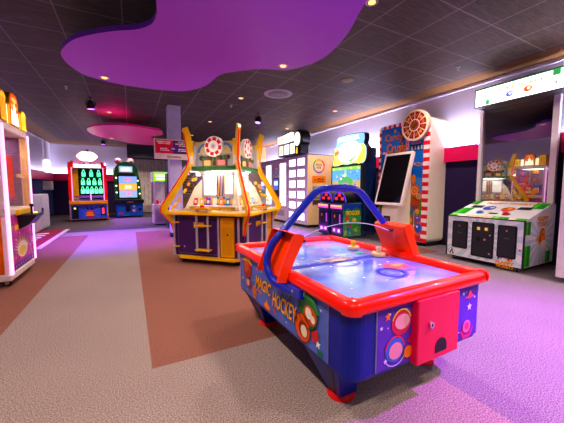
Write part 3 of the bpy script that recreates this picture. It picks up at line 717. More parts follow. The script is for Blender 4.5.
for x0, x1, z0, z1, nm in ((.085, .31, .20, .61, 'door'), (.37, .66, .12, .62, 'coin_door'), (.705, .925, .17, .61, 'door')):
    b = B(); b.prism(fr, rrect(x0, z0, x1, z1, .02), .014, black); b.prism(fr, rrect(x0 + .02, z0 + .02, x1 - .02, z1 - .02, .015), .018, charcoal)
    g = fr.at(0, 0, .018); cx = (x0 + x1) / 2
    if nm == 'coin_door':
        for dx in (-.05, .05): b.rect(g, cx + dx - .03, z1 - .12, cx + dx + .03, z1 - .06, ink('#5a4a30')); b.rect(g, cx + dx - .018, z1 - .11, cx + dx + .018, z1 - .07, glow('#f0c860', .25), 2)
        b.rect(g, cx - .08, z1 - .27, cx - .02, z1 - .21, black); b.cyl((cx + .04, -.018, z1 - .24), (cx + .04, -.03, z1 - .24), .014, chrome, n=12); b.rect(g, x0 + .02, z1 - .31, x1 - .02, z1 - .305, black)
        for z in (z1 - .17, z1 - .43): b.cyl((x1 - .04, -.018, z), (x1 - .04, -.03, z), .011, chrome, n=10)
    else:
        b.cyl((cx, -.016, z1 - .07), (cx, -.028, z1 - .07), .012, chrome, n=12); b.rect(g, cx - .03, z1 - .18, cx + .03, z1 - .165, ink('#4a4a52'))
    b.build(nm, F)
b = B(); b.prism(fr, circ(.965, .30, .012), .008, ink('#c04040')); b.build('button', F)
b = B(); b.rect(fr, .03, .08, .13, .185, ink('#f2f2f4'), 2); b.poly(fr, [(.045, .09), (.08, .175), (.09, .175), (.12, .09), (.10, .09), (.085, .14), (.065, .09)], ink('#15151a'), 3); b.ring(fr, .08, .135, .042, .048, ink('#15151a'), 3); b.build('maker_logo', F); b = B()
YO, RD = ink('#f2b01e'), ink('#c83a1a')
for dx, c, l in ((.004, RD, 3), (0, YO, 4)):
    b.text(fr, 'FLAPPY', .80 + dx, .105 - dx, .21, .045, c, l); b.text(fr, 'TICKETS', .80 + dx, .05 - dx + .005, .21, .042, c, l)
b.poly(fr, circ(.74, .155, .028, .02), ink('#3a4ac0'), 3); b.poly(fr, circ(.75, .15, .012), ink('#f0d060'), 4); b.poly(fr, circ(.86, .155, .03, .022), ink('#c8402a'), 3); b.poly(fr, circ(.87, .15, .012), ink('#f0b060'), 4)
b.build('title_print', F)
b = B(); sf = RIGHT(W)
q = B(); R0 = (.01, .08, .80, .67); q.rays(sf, *R0, .48, .43, 18, ray, 1); merge(b, q)
pipe(b, sf, .015, .50, .15, .67); pipe(b, sf, .015, .08, .17, .36); pipe(b, sf, .62, .08, .76, .24)
for dx, c, l in ((.005, RD, 3), (0, YO, 4)): b.text(sf, 'FLAPPY', .48 + dx, .70 - dx, .32, .06, c, l); b.text(sf, 'TICKETS', .48 + dx, .625 - dx, .30, .055, c, l)
b.poly(sf, circ(.49, .44, .085, .13, n=24), ink('#e0661c'), 3); b.poly(sf, circ(.50, .47, .055, .075, n=20), ink('#f2a83a'), 4); b.poly(sf, circ(.53, .34, .09, .065, n=22), ink('#f0e6cc'), 4); b.poly(sf, [(.30, .42), (.39, .47), (.38, .38)], ink('#f0b93a'), 4); b.poly(sf, starp(.49, .48, .03), ink('#c83a1a'), 5)
b.build('side_graphics', F)
a = math.atan2(.22, .80); tf = Fr((0, 0, .68), (1, 0, 0), (0, math.cos(a), math.sin(a)))
b = B(); b.rect(tf, .005, .01, .995, .10, ink('#58a83c')); b.rect(tf, .12, .02, .88, .09, ink('#e8e2c8'), 2); b.strokes(tf, .25, .75, .04, .03, ink('#e0902a'))
pipe(b, tf, .01, .12, .18, .40); pipe(b, tf, .84, .52, .99, .78, 3); pipe(b, tf, .01, .60, .12, .80); pipe(b, tf, .60, .01, .80, .10, 3)
for dx, c, l in ((.005, RD, 3), (0, YO, 4)): b.text(tf, 'FLAPPY TICKETS', .53 + dx, .70 - dx, .62, .07, c, l)
b.rect(tf, .10, .44, .26, .56, black, 3); b.rect(tf, .72, .44, .88, .56, black, 3)
b.poly(tf, circ(.37, .45, .08, .10), ink('#3a50b8'), 3); b.poly(tf, circ(.40, .47, .03, .04), ink('#f0d890'), 4); b.poly(tf, circ(.62, .43, .08, .10), ink('#d0562a'), 3); b.poly(tf, circ(.64, .45, .03, .04), ink('#f4c860'), 4)
b.build('top_graphics', F)
for x, c, nm in ((.36, '#1a8ac8', 'blue play button'), (.70, '#d0201c', 'red play button')):
    p = tf.p(x, .20); q = tf.p(x, .20, .03)
    b = B(); b.cyl(p, p + tf.n * .012, .05, chrome, n=20); b.lathe([(.042, .01), (.042, .022), (.03, .034), (.004, .038)], p, mat('button_' + c.lstrip('#'), c, .25, coat=.5), n=20, ax=tf.n); lab(b.build('button', F), nm)
b = B(); p = tf.p(.53, .22); b.box(.48, p.y - .03, p.z, .58, p.y + .03, p.z + .012, charcoal, .004); b.build('sensor_plate', F)
# screen cabinet
post = mat('satin_white_post', '#d8d0d6', .3, .35)
b = B(); b.box(.0, .80, .88, 1.0, .95, 2.42, charcoal); b.build('screen_cabinet', F)
for x0, x1 in ((-.005, .05), (.93, 1.005)):
    b = B(); b.box(x0, .74, .89, x1, .80, 2.42, post, .006); b.build('screen_post', F)
b = B(); b.box(.05, .785, .905, .93, .80, 2.40, mat('dark_screen_glass', '#0b0812', .012, coat=1., noise=0., spec=.9)); b.build('screen', F)
MATS['dark_screen_glass'].node_tree.nodes['Principled BSDF'].inputs['IOR'].default_value = 2.3
sgn = thing_sign = B(); b = sgn
b.box(.03, .50, 2.37, 1.15, .80, 2.66, charcoal, .008); so = b.build('marquee', F)
b = B(); mf = FRONT(.495); mf = Fr((.05, .4985, 0), (1, 0, 0), (0, 0, 1))
b.rect(mf, 0, 2.385, 1.08, 2.645, glow('#f4fbff', 2.6))
for dx, c, l in ((.004, ink('#b87820'), 3), (0, glow('#e8b84a', 1.1), 4)): b.text(mf, 'FLAPPY TICKETS', .56 + dx, 2.56 - dx, .66, .05, c, l)
b.rect(mf, .94, 2.56, 1.02, 2.64, glow('#2f9a4a', 1.), 3); b.rect(mf, .15, 2.39, .20, 2.46, glow('#2f9a4a', 1.), 3); b.rect(mf, .0, 2.63, 1.08, 2.645, glow('#4a8a5a', .8), 3)
b.poly(mf, circ(.46, 2.47, .045, .04), glow('#5a6ac8', 1.1), 3); b.poly(mf, circ(.47, 2.475, .018), glow('#e8ecff', 1.8), 4); b.poly(mf, circ(.68, 2.48, .05, .042), glow('#e0582a', 1.1), 3); b.poly(mf, circ(.69, 2.485, .02), glow('#ffe0a0', 1.8), 4)
b.poly(mf, starp(.98, 2.47, .025, 4), glow('#3a3f70', .8), 3)
b.build('marquee_panel', so)
for x, y in ((.08, .08), (.92, .08), (.08, .78), (.92, .78)): caster(F, x, y, .024)

# neighbour at the right edge of the view
R = thing('arcade_cabinet', 'pale pink-white machine cut off by the right edge, beside the sunray ticket game', 'arcade machine', (4.40, 1.43, 0), -PI / 2)
pw = mat('pale_pink_white', '#e2d4de', .4)
b = B(); b.box(0, 0, .06, .95, .90, 1.0, pw, .01); b.box(0, .0, 1.0, .06, .85, 1.95, pw, .008); b.box(.89, 0, 1.0, .95, .85, 1.95, pw, .008); b.box(0, .4, 1.0, .95, .90, 1.95, pw, .008); b.box(0, 0, 1.9, .95, .9, 2.2, pw, .01); b.build('cabinet', R)
f = FRONT(0); b = B(); b.prism(f, rrect(.2, .2, .75, .85, .02), .012, charcoal); b.build('door', R)
b = B(); b.box(.08, .385, 1.05, .87, .4, 1.85, mat('violet_screen', '#2a1c44', .1, coat=.6)); b.build('screen', R)
b = B(); b.rect(f, .05, 1.95, .9, 2.15, glow('#f4e0f4', 1.5)); b.build('marquee_panel', R)
b = B(); b.box(.03, .08, .03, .92, .8, .07, charcoal); b.build('plinth', R)
for x, y in ((.1, .1), (.85, .1)): caster(R, x, y, .024)

# ------------------------------------------------------------------ candy-striped prize wheel machine
K = thing('prize_wheel_game', 'tall machine with candy-cane striped border, prize wheel on top and black tilted screen', 'arcade machine', (4.88, 4.65, 0), -PI / 2)
W, H = 1.21, 2.42
cw = mat('ivory_side', '#efe4d2', .4, noise=.03); candyred = mat('candy_red', '#d0203c', .35, coat=.3); candyw = mat('candy_white', '#f2e6e4', .35, coat=.3)
b = B(); f = FRONT(0)
b.prism(f, rrect(0, .07, W, H, .09, 6), 0, cw, -.48); b.build('cabinet', K)
b = B(); b.box(.04, .04, .03, W - .04, .45, .075, charcoal); b.build('plinth', K)
b = B(); g = f
b.prism(g, [(.05, .08), (W - .11, .08), (W - .11, H - .06), (.05, H - .06)], .012, ink('#2a62b8')); g = f.at(0, 0, .012)
b.rect(g, .05, .6, W - .11, 1.3, ink('#4a86cc'))
b.poly(g, [(.05, .08), (W - .11, .08), (W - .11, .98), (.95, 1.08), (.75, 1.0), (.5, .95), (.05, .9)], ink('#4a8a3a'), 2); b.poly(g, [(.7, .08), (W - .11, .08), (W - .11, .55), (.9, .62), (.75, .5)], ink('#d8742a'), 3); b.rect(g, .05, .08, W - .11, .2, ink('#c83a50'), 4)
for cx, cy, r in ((.94, 1.57, .05), (.99, 1.56, .06), (1.04, 1.555, .045), (.14, 1.85, .05), (.2, 1.84, .04)): b.poly(g, circ(cx, cy, r, r * .6), ink('#d8a8b8'), 3)
# sweets: lollipop, drops, striped canes, jelly cubes
b.rect(g, .925, .35, .95, 1.0, ink('#e8dcd0'), 5); b.rect(g, .99, .45, 1.01, .98, ink('#e8dcd0'), 5)
for cx, cy, r, c1, c2 in ((.93, 1.06, .13, '#c8642a', '#e8a070'), (1.02, .95, .09, '#b85a3a', '#e0b090')): b.poly(g, circ(cx, cy, r * .8, r, n=24), ink(c1), 6); b.ring(g, cx, cy, r * .4, r * .62, ink(c2), 7, 20); b.poly(g, circ(cx, cy, r * .2), ink(c2), 7)
b.poly(g, circ(.90, 1.28, .05, .09), ink('#d07a2a'), 6); b.poly(g, circ(.95, .80, .11, .14, n=22), ink('#a84a2a'), 6)
for i in range(6): b.rect(g, .87 + .025 * i, .40, .882 + .025 * i, .78, ink('#3c4a78'), 8)
for cx, cy, r, c in ((.80, .30, .08, '#f09a2a'), (.93, .28, .07, '#e8762a'), (1.04, .34, .08, '#3a5ac8'), (.84, .48, .06, '#e8c83a'), (1.03, .52, .06, '#7a4ab0'), (1.0, .66, .05, '#f0a83a'), (.82, .62, .04, '#3a9ac8')):
    b.poly(g, circ(cx, cy, r, r * 1.1, n=20), ink(c), 8); b.poly(g, circ(cx - r * .3, cy + r * .35, r * .25), ink('#fff0e0'), 9)
b.build('front_graphics', K)
b = B()
n = 30
for i in range(n):
    z0 = .08 + (H - .14) / n * i; z1 = z0 + (H - .14) / n; m_ = candyred if i % 2 == 0 else candyw
    b.prism(f, [(W - .12, z0), (W - .005, z0), (W - .005, z1), (W - .12, z1)], .022, m_); b.prism(f, [(.005, z0), (.06, z0), (.06, z1), (.005, z1)], .022, m_)
for i in range(16):
    x0 = .06 + (W - .18) / 16 * i; b.prism(f, [(x0, H - .07), (x0 + (W - .18) / 16, H - .07), (x0 + (W - .18) / 16, H - .005), (x0, H - .005)], .022, candyred if i % 2 else candyw)
b.build('striped_border', K)
b = B(); br_ = mat('toffee_letters', '#d07a1e', .35, coat=.4); dk = ink('#6a2a10')
for s_, cx, cy, w_, h_ in (('Candy', .40, 2.13, .46, .20), ('Crush', .45, 1.93, .46, .19)):
    b.text(g, s_, cx, cy, w_ * 1.08, h_ * 1.15, dk, 4); b.text(g, s_, cx, cy + .005, w_, h_, br_, 6)
b.rect(g, .69, 1.86, .77, 2.20, ink('#e8a8b0'), 4)
for i, ch in enumerate('SAGA'): b.text(g, ch, .73, 2.155 - .075 * i, .05, .055, ink('#b8304a'), 6)
b.poly(g, circ(.42, 2.27, .03, .04), ink('#c08a4a'), 5)
b.text(g, 'Your Score', .92, 1.97, .22, .04, ink('#e0861e'), 4)
for i in range(4): b.rect(g, .81 + .07 * i, 1.82, .87 + .07 * i, 1.93, ink('#1a2236'), 4); b.text(g, '8', .84 + .07 * i, 1.875, .036, .08, ink('#c8ccd8'), 5)
b.build('logo', K)
b = B(); cx, cz = .93, 2.29; b.cyl((cx, -.01, cz), (cx, -.09, cz), .29, mat('wheel_cream', '#d8bca8', .4), n=40)
wf = FRONT(-.09); b.poly(wf, circ(cx, cz, .25, n=36), ink('#6a1c18'), 1)
for i in range(12):
    a = 2 * PI * i / 12; d = .05
    b.poly(wf, [(cx + .25 * math.cos(a - d), cz + .25 * math.sin(a - d)), (cx + .25 * math.cos(a + d), cz + .25 * math.sin(a + d)), (cx + .04 * math.cos(a), cz + .04 * math.sin(a))], ink('#c8a898'), 2)
    a += PI / 12; b.poly(wf, circ(cx + .185 * math.cos(a), cz + .185 * math.sin(a), .03), ink(['#a85030', '#c08048', '#8a3a28'][i % 3]), 2)
b.ring(wf, cx, cz, .10, .115, ink('#d8b8a0'), 3); b.cyl((cx, -.09, cz), (cx, -.105, cz), .035, brass, n=16)
for i in range(24): b.ball((cx + .27 * math.cos(i * PI / 12), -.092, cz + .27 * math.sin(i * PI / 12)), .006, ink('#f0d8b8'), 6)
b.build('wheel', K)
b = B(); ped = [(-.38, .05), (-.38, .70), (-.30, .80), (-.06, 1.72), (0, 1.72), (0, .05)]
b.prism(Fr((.46, 0, 0), (0, 1, 0), (0, 0, 1)), ped, .38, cw); pd = b.build('pedestal', K)
b = B(); pf_ = FRONT(-.38); b.prism(pf_, [(.52, .34), (.68, .34), (.68, .56), (.52, .56)], .01, charcoal); b.rect(pf_.at(0, 0, .01), .55, .46, .65, .52, ink('#50505a')); b.build('coin_door', pd)
b = B(); sv = V(0, .29, 1.02).normalized(); sfm = Fr((.34, -.42, .77), (1, 0, 0), sv)
b.prism(sfm, rrect(0, 0, .66, 1.06, .015), .05, mat('screen_frame', '#efe2da', .35), -.01); sc_ = b.build('screen_frame', K)
b = B(); g2 = sfm.at(0, 0, .05); b.rect(g2, .04, .05, .62, 1.01, mat('black_screen', '#08080c', .06, coat=1., noise=0.)); b.build('screen', sc_)
for x, y in ((.1, .1), (1.1, .1), (.1, .4), (1.1, .4)): caster(K, x, y, .024)

# ------------------------------------------------------------------ double racing cabinet with the tall lit screen
G = thing('twin_video_game', 'dark blue twin video game with a tall lit cartoon pond screen above two coin cabinets', 'arcade machine', (4.0, 5.66, 0), -PI / 2)
navy = mat('navy_cabinet', '#14244e', .4); frogside = mat('green_blue_print', '#4a9a68', .45, noise=.3, scale=9.)
magl = glow('#d04ad8', 1.6)
for i, x0 in enumerate((-.02, .46)):
    x1 = x0 + .42
    b = B(); pr = [(0, .05), (0, .62), (-.03, .66), (-.03, .74), (.10, .80), (.5, .80), (.5, .05)]
    b.prism(Fr((x0, 0, 0), (0, 1, 0), (0, 0, 1)), pr, .42, navy); un = b.build('play_cabinet', G)
    f = FRONT(0); b = B(); b.prism(f, [(x0 + .03, .08), (x1 - .03, .08), (x1 - .03, .60), (x0 + .03, .60)], .008, mat('deep_violet', '#2a1248', .3, coat=.4)); g = f.at(0, 0, .008)
    b.rect(g, x0 + .05, .12, x1 - .05, .24, glow('#8a2ab0', .6)); b.rect(g, x0 + .10, .15, x0 + .16, .21, glow('#ffc0f0', 1.2), 2); b.rect(g, x1 - .16, .15, x1 - .10, .21, glow('#ffc0f0', 2.), 2)
    b.rect(g, x0 + .08, .30, x1 - .08, .57, mat('coin_plate', '#1a1024', .3)); b.rect(g, x0 + .30, .34, x0 + .34, .54, glow('#a040c0', .8), 2); b.rect(g, x0 + .12, .46, x0 + .16, .52, ink('#c8902a'), 2)
    b.build('coin_door', un)
    b = B(); hf = Fr((x0, -.03, .66), (1, 0, 0), (0, 0, 1)); b.rect(hf, .01, .0, .41, .08, glow('#e050b0', .8)); b.rect(hf, .03, .045, .39, .07, glow('#ffb040', 1.3), 2); b.build('header_light', un)
    b = B(); c = (x0 + .21); arcp = circ(c, .80, .22, .22, n=18, a0=0, a1=PI)
    b.prism(Fr((0, .06, 0), (1, 0, 0), (0, 0, 1)), arcp, 0, black, -.30); hd = b.build('hood', un)
    b = B(); b.tube([V(x, .055, z) for x, z in arcp], .012, mat('violet_neon', '#5a40ff', .3, emit='#3a28d0', power=.5), 8); b.build('hood_light', hd)
    b = B(); g3 = FRONT(.06); b.rect(g3, c - .05, .93, c + .05, 1.0, glow('#e02038', 1.6)); b.rect(g3, c - .15, .85, c - .06, .91, glow('#e02038', 1.3)); b.rect(g3, c + .06, .85, c + .15, .91, glow('#e02038', 1.3))
    for k in range(5): b.rect(g3, c - .04 + .018 * k, .945, c - .03 + .018 * k, .985, ink('#2a0810'), 2)
    b.build('score_display', hd)
b = B(); sd = RIGHT(.88); b.prism(sd, [(0, .06), (.5, .06), (.5, .79), (.0, .77)], .006, frogside); g = sd.at(0, 0, .006)
b.rect(g, 0, .60, .5, .77, ink('#243a9a')); b.poly(g, [(0, .60), (.1, .68), (.22, .62), (.36, .70), (.5, .62), (.5, .5), (0, .5)], ink('#2f7a4a'), 2)
for dx, c, l in ((.006, ink('#8a4a10'), 3), (0, ink('#f0d040'), 4)): b.text(g, 'FROGGER', .26 + dx, .57 - dx, .40, .10, c, l)
b.poly(g, circ(.10, .46, .05, .05), ink('#d0402a'), 3); b.poly(g, circ(.30, .36, .12, .07), ink('#5aa83a'), 3); b.poly(g, circ(.30, .42, .06, .04), ink('#d8d04a'), 4); b.poly(g, circ(.15, .30, .09, .05), ink('#a05a6a'), 3); b.poly(g, circ(.38, .2, .1, .05), ink('#8ac04a'), 3); b.poly(g, circ(.16, .16, .1, .05), ink('#3f8a9a'), 3)
for i in range(14): b.poly(g, circ(random.uniform(.03, .47), random.uniform(.09, .5), random.uniform(.015, .035), n=10), ink(random.choice(['#9a4a5a', '#d8a83a', '#4a9a5a', '#2f5a9a', '#b8c85a'])), 5)
b.build('side_graphics', G)
b = B(); b.box(-.10, .52, .05, .96, .85, 2.0, navy, .02); b.build('tower', G)
b = B(); b.box(-.13, .44, 1.02, .96, .53, 1.64, charcoal, .01); sc_ = b.build('screen_frame', G)
b = B(); f = FRONT(.44); sx0, sz0, sw, sh = -.08, 1.08, .98, .52
b.rect(f, sx0, sz0, sx0 + sw, sz0 + sh, glow('#5aa8d8', 1.0)); b.rect(f, sx0, sz0, sx0 + sw, sz0 + .2, glow('#c8a860', .9), 2)
b.rect(f, sx0, sz0 + sh - .07, sx0 + sw, sz0 + sh, glow('#8ad05a', 1.), 2); b.poly(f, circ(.41, 1.26, .26, .12), glow('#58b060', .9), 3); b.poly(f, circ(.41, 1.16, .15, .075), glow('#e08a3a', 1.), 4); b.poly(f, circ(.41, 1.17, .08, .045), glow('#3a6ad0', 1.), 5)
b.poly(f, [(.36, 1.38), (.46, 1.38), (.43, 1.54), (.39, 1.54)], glow('#a8d860', 1.), 4)
for i in range(18): b.poly(f, circ(random.uniform(-.04, .86), random.uniform(1.12, 1.54), random.uniform(.015, .04), n=10), glow(random.choice(['#e8d860', '#e06a5a', '#f0f4e0', '#6ad0c0', '#4a80d8']), .9), 4)
for x in (-.02, .22, .60, .84): b.poly(f, circ(x, 1.56, .03, .02), glow('#e8f060', 1.2), 5)
b.build('screen', sc_)
out = [(-.16, 1.66), (.02, 1.63), (.2, 1.66), (.4, 1.64), (.6, 1.66), (.8, 1.65), (.95, 1.66), (1.02, 1.78), (1.02, 1.98), (.94, 2.08), (.96, 2.2), (.92, 2.31), (.7, 2.33), (.4, 2.345), (.1, 2.33), (.0, 2.30), (-.02, 2.15), (-.1, 2.05), (-.14, 1.95), (-.12, 1.8)]
b = B(); mf = Fr((0, .50, 0), (1, 0, 0), (0, 0, 1)); ol = smooth_loop(out, 3); b.prism(mf, ol, 0, charcoal, -.12); mq = b.build('marquee', G, fix=True)
b = B(); ctr = (.42, 1.98); sh_ = lambda k: [(ctr[0] + (x - ctr[0]) * k, ctr[1] + (z - ctr[1]) * k) for x, z in ol]
b.poly(mf, sh_(.97), glow('#7ab8f0', 1.2), 1); b.poly(mf, [p for p in sh_(.95) if p[1] < 2.08] , glow('#d8e070', 1.2), 2)
b.poly(mf, circ(.44, 1.94, .42, .24, n=28), glow('#fffdf2', 1.8), 3); b.poly(mf, circ(.5, 2.06, .26, .12, n=24), glow('#fffdf2', 1.8), 4)
for x, z in ((-.06, 1.75), (.04, 1.78), (.84, 1.8), (.92, 1.86), (.78, 1.74)): b.poly(mf, circ(x, z, .03, .13), glow('#d8c83a', 1.5), 5)
b.text(mf, 'FROGGER', .45, 2.235, .72, .12, glow('#2a6ab8', 1.2), 5); b.text(mf, 'FROGGER', .445, 2.24, .70, .10, glow('#d8f0ff', 2.6), 6)
b.poly(mf, circ(.36, 2.09, .018), ink('#5a6a3a'), 6); b.poly(mf, circ(.56, 2.09, .018), ink('#5a6a3a'), 6)
b.poly(mf, [(-.08, 1.98), (.10, 2.02), (.11, 1.92), (-.07, 1.88)], glow('#e86a3a', 1.5), 5)
b.poly(mf, [(.3, 1.72), (.55, 1.72), (.72, 1.82), (.75, 1.88), (.66, 1.82), (.5, 1.76)], glow('#5ab83a', 1.2), 6)
b.build('marquee_panel', mq)
for x, y in ((.05, .1), (.8, .1)): caster(G, x, y, .024)

# ------------------------------------------------------------------ prize lockers
lil = mat('lilac_white_steel', '#d8c4dc', .35); winl = glow('#fff6ff', 1.8); cpan = mat('cream_end_panel', '#ecce9c', .5, noise=.03)
def locker(y, w, label, kind):
    t = thing('prize_locker', label, 'vending machine', (4.30, y, 0), -PI / 2, 'prize lockers along the right wall')
    h = 2.03
    b = B(); b.box(0, .006, .08, w, 1.04, h, lil, .008); b.box(.02, .05, 0, w - .02, 1.0, .085, charcoal); b.box(-.002, -.01, h, w + .002, 1.04, h + .025, mat('grey_cap', '#6d6874', .4)); b.build('cabinet', t)
    f = FRONT(.006)
    if kind == 'grid':
        for c in range(2):
            for r in range(6):
                x0 = .05 + c * (w - .1) / 2; x1 = x0 + (w - .1) / 2 - .04; z0 = .16 + r * .31; z1 = z0 + .27
                b = B(); b.prism(f, rrect(x0, z0, x1, z1, .02), .012, lil); d = b.build('door', t)
                b = B(); b.rect(f.at(0, 0, .012), x0 + .04, z0 + .04, x1 - .04, z1 - .03, winl); b.build('window', d)
    else:
        b = B(); b.prism(f, [(.05, .5), (w * .52, .5), (w * .52, 1.95), (.05, 1.95)] if kind == 'left' else [(w * .48, .5), (w - .05, .5), (w - .05, 1.95), (w * .48, 1.95)], .015, lil); d = b.build('door', t)
        x0, x1 = (.09, w * .52 - .04) if kind == 'left' else (w * .48 + .04, w - .09)
        b = B(); b.rect(f.at(0, 0, .015), x0, .56, x1, 1.89, winl); b.build('window', d)
        k0, k1 = (w * .56, w - .05) if kind == 'left' else (.05, w * .44); kc = (k0 + k1) / 2
        b = B(); b.ring(f, kc, 1.68, .12, .155, ink('#d04a5a'), 1, 24, 0, PI); b.ring(f, kc, 1.68, .12, .155, ink('#4a90c0'), 1, 24, PI, 2 * PI); b.poly(f, circ(kc, 1.68, .11), ink('#e8dce8'), 1); b.text(f, 'PRIZE', kc, 1.70, .14, .045, ink('#3a3040'), 2); b.text(f, 'HUB', kc, 1.64, .11, .045, ink('#3a3040'), 2); b.build('logo', t)
        b = B(); b.prism(f, [(k0 + .02, .82), (k1 - .02, .82), (k1 - .02, 1.44), (k0 + .02, 1.44)], .02, charcoal); g = f.at(0, 0, .02); b.rect(g, k0 + .04, 1.05, k1 - .04, 1.40, glow('#4a6ac8', .9)); b.rect(g, k0 + .06, 1.2, k1 - .06, 1.34, glow('#c8e0ff', 1.1), 2); b.rect(g, k0 + .05, .87, k1 - .05, .98, ink('#3a3a46'), 1); b.build('touch_screen', t)
        b = B(); b.rect(f, .18, .22, w - .22, .42, ink('#a898ac')); b.rect(f, kc - .06, .42, kc + .02, .48, black, 2); b.rect(f, kc + .04, .42, kc + .10, .48, black, 2); b.build('delivery_flap', t)
    return t
locker(9.86, 1.03, 'white prize locker unit farthest along the right wall, half hidden by the coin machine', 'right')
locker(8.80, 1.02, 'middle white prize locker unit with one tall lit window and a blue touch screen column', 'right')
L1 = locker(7.75, 1.08, 'nearest white prize locker with two columns of small lit windows and a cream side', 'grid')
b = B(); sd = RIGHT(1.08); b.prism(sd, [(.01, .09), (1.03, .09), (1.03, 2.02), (.01, 2.02)], .008, cpan); g = sd.at(0, 0, .008)
cols = ['#d8342a', '#f0a020', '#5aa83a', '#2a8ac0', '#7a4ab0', '#e05a8a']
for i, c in enumerate(cols): b.ring(g, .38, 1.72, .155, .20, ink(c), 1, 6, i * PI / 3, (i + 1) * PI / 3)
b.text(g, 'PRIZE', .38, 1.755, .20, .06, ink('#6a5040'), 2); b.text(g, 'HUB', .38, 1.68, .15, .06, ink('#6a5040'), 2)
b.rect(g, .16, 1.25, .62, 1.45, ink('#e8862a')); b.poly(g, starp(.26, 1.34, .035), ink('#3a2010'), 2); b.strokes(g, .33, .57, 1.34, .045, ink('#3a2010'), 2); b.rect(g, .34, 1.29, .56, 1.305, ink('#3a2010'), 2)
b.rect(g, .16, .62, .62, 1.18, ink('#c8b48a')); b.rect(g, .18, .80, .60, 1.15, ink('#7a8a4a'), 2); b.poly(g, circ(.34, .96, .12, .09), ink('#d8c83a'), 3); b.poly(g, circ(.5, .9, .07), ink('#4a6a3a'), 3); b.rect(g, .18, .65, .60, .78, ink('#4a3a30'), 2)
lab(b.build('end_panel', L1), 'cream end panel with a rainbow ring logo and orange sign')
Sg = thing('lit_sign', 'dark lit menu sign with a round end standing on top of the white lockers', 'sign', (4.42, 8.62, 2.055), -PI / 2)
b = B(); f = FRONT(0); b.box(.3, .05, 0, .45, .2, .08, charcoal); b.box(.9, .05, 0, 1.05, .2, .08, charcoal); b.box(0, 0, .07, 1.25, .22, .46, charcoal, .01); b.build('sign_box', Sg)
b = B(); b.prism(f, circ(1.28, .50, .25, n=28), .02, black, -.26); b.prism(f, rrect(1.12, .02, 1.45, .42, .06), .01, black, -.24); b.build('round_end', Sg)
b = B(); b.rect(f.at(0, 0, .02), 1.1, .5, 1.1, .5, white); b.poly(f.at(0, 0, .02), circ(1.24, .50, .17, .2, n=24), glow('#fff4e8', 1.3)); b.poly(f.at(0, 0, .012), [(1.16, .08), (1.26, .08), (1.24, .26), (1.18, .26)], glow('#f09020', 1.8)); b.build('lamp_panel', Sg)
b = B()
b.box(-.04, -.02, .46, 1.04, .18, .74, white, .01); g = FRONT(-.02); b.rect(g, -.02, .48, 1.02, .72, glow('#fff2dc', 1.1)); b.rect(g, .08, .60, .96, .63, glow('#e8701c', .8), 2); b.rect(g, .12, .54, .90, .56, glow('#f0b060', 1.4), 2); b.build('header_panel', Sg)
b = B()
for i, c in enumerate(('#ffe8c0', '#f8f4ff', '#f0ffe8')): b.rect(f, .06 + .36 * i, .11, .34 + .36 * i, .42, glow(c, 1.)); b.poly(f, circ(.2 + .36 * i, .24, .05, .07), glow(['#f0a030', '#7a90d0', '#e0c040'][i], 1.2), 2)
b.build('menu_panels', Sg)
# ------------------------------------------------------------------ back of the hall
A = thing('ring_toss_game', 'red, yellow and blue machine with rows of green-lit bottles under a white cloud sign', 'arcade machine', (-1.77, 11.5, 0), .08)
W = 1.08
blu = mat('royal_blue_print', '#3a50e4', .35, coat=.3); ora = mat('orange_yellow_trim', '#eaa01e', .35, coat=.2); rd = mat('fire_red', '#d0141e', .35, coat=.3)
b = B(); b.box(0, 0, .06, W, .95, .62, ora, .012); b.build('base_cabinet', A)
f = FRONT(0); b = B(); b.prism(f, [(.03, .09), (W - .03, .09), (W - .03, .56), (.03, .56)], .008, blu); g = f.at(0, 0, .008)
b.rays(g, .32, .12, .82, .52, .55, .26, 12, ink('#5a6ae8'), 1, .3); b.poly(g, starp(.55, .25, .15, 10, .65), ink('#d03a2a'), 2); b.poly(g, circ(.55, .28, .10, .05), ink('#f08a2a'), 3); b.rect(g, .44, .19, .66, .23, ink('#f0c040'), 3); b.poly(g, circ(.48, .42, .03), ink('#1a1a5a'), 2); b.poly(g, circ(.62, .42, .03), ink('#1a1a5a'), 2); b.build('front_graphics', A)
b = B(); b.prism(g, rrect(.06, .11, .24, .50, .01), .01, black); b.rect(g.at(0, 0, .01), .12, .42, .17, .47, glow('#e8f080', 1.6)); b.build('coin_door', A)
b = B(); b.prism(g, rrect(.86, .20, 1.0, .50, .01), .01, black); b.rect(g.at(0, 0, .01), .90, .24, .96, .44, glow('#f03050', 1.8)); b.build('ticket_slot', A)
b = B(); pts = [(0, -.06), (.2, -.10), (.54, -.13), (.88, -.10), (W, -.06), (W, .35), (0, .35)]
b.prism(TOP(0), pts, .70, ora, .60); b.prism(TOP(0), [(.30, -.06), (.78, -.06), (.74, .05), (.34, .05)], .704, mat('dark_slot', '#3a1a10', .5), .70); b.build('counter', A)
for x0, x1 in ((0, .10), (W - .10, W)):
    b = B(); b.prism(Fr((x0, 0, 0), (0, 1, 0), (0, 0, 1)), [(.0, .66), (.10, 1.9), (.3, 1.98), (.9, 1.98), (.9, .66)], x1 - x0, rd); b.build('side_panel', A)
    b = B(); b.tube([(x1 if x0 == 0 else x0, -.005, .7), (x1 if x0 == 0 else x0, .085, 1.86)], .012, glow('#ff9ad8', 1.), 8); b.build('side_light', A)
b = B(); b.box(.10, .3, .70, .26, .32, 1.8, mat('ochre_inner_panel', '#c8982a', .5)); b.box(.1, .85, .66, W - .1, .9, 1.9, mat('dark_backboard', '#0c1a1c', .5)); b.box(.1, .4, 1.82, W - .1, .9, 1.9, black)
for z in (.93, 1.22, 1.51): b.box(.24, .35, z - .03, W - .1, .85, z, mat('dark_shelf', '#14302a', .5))
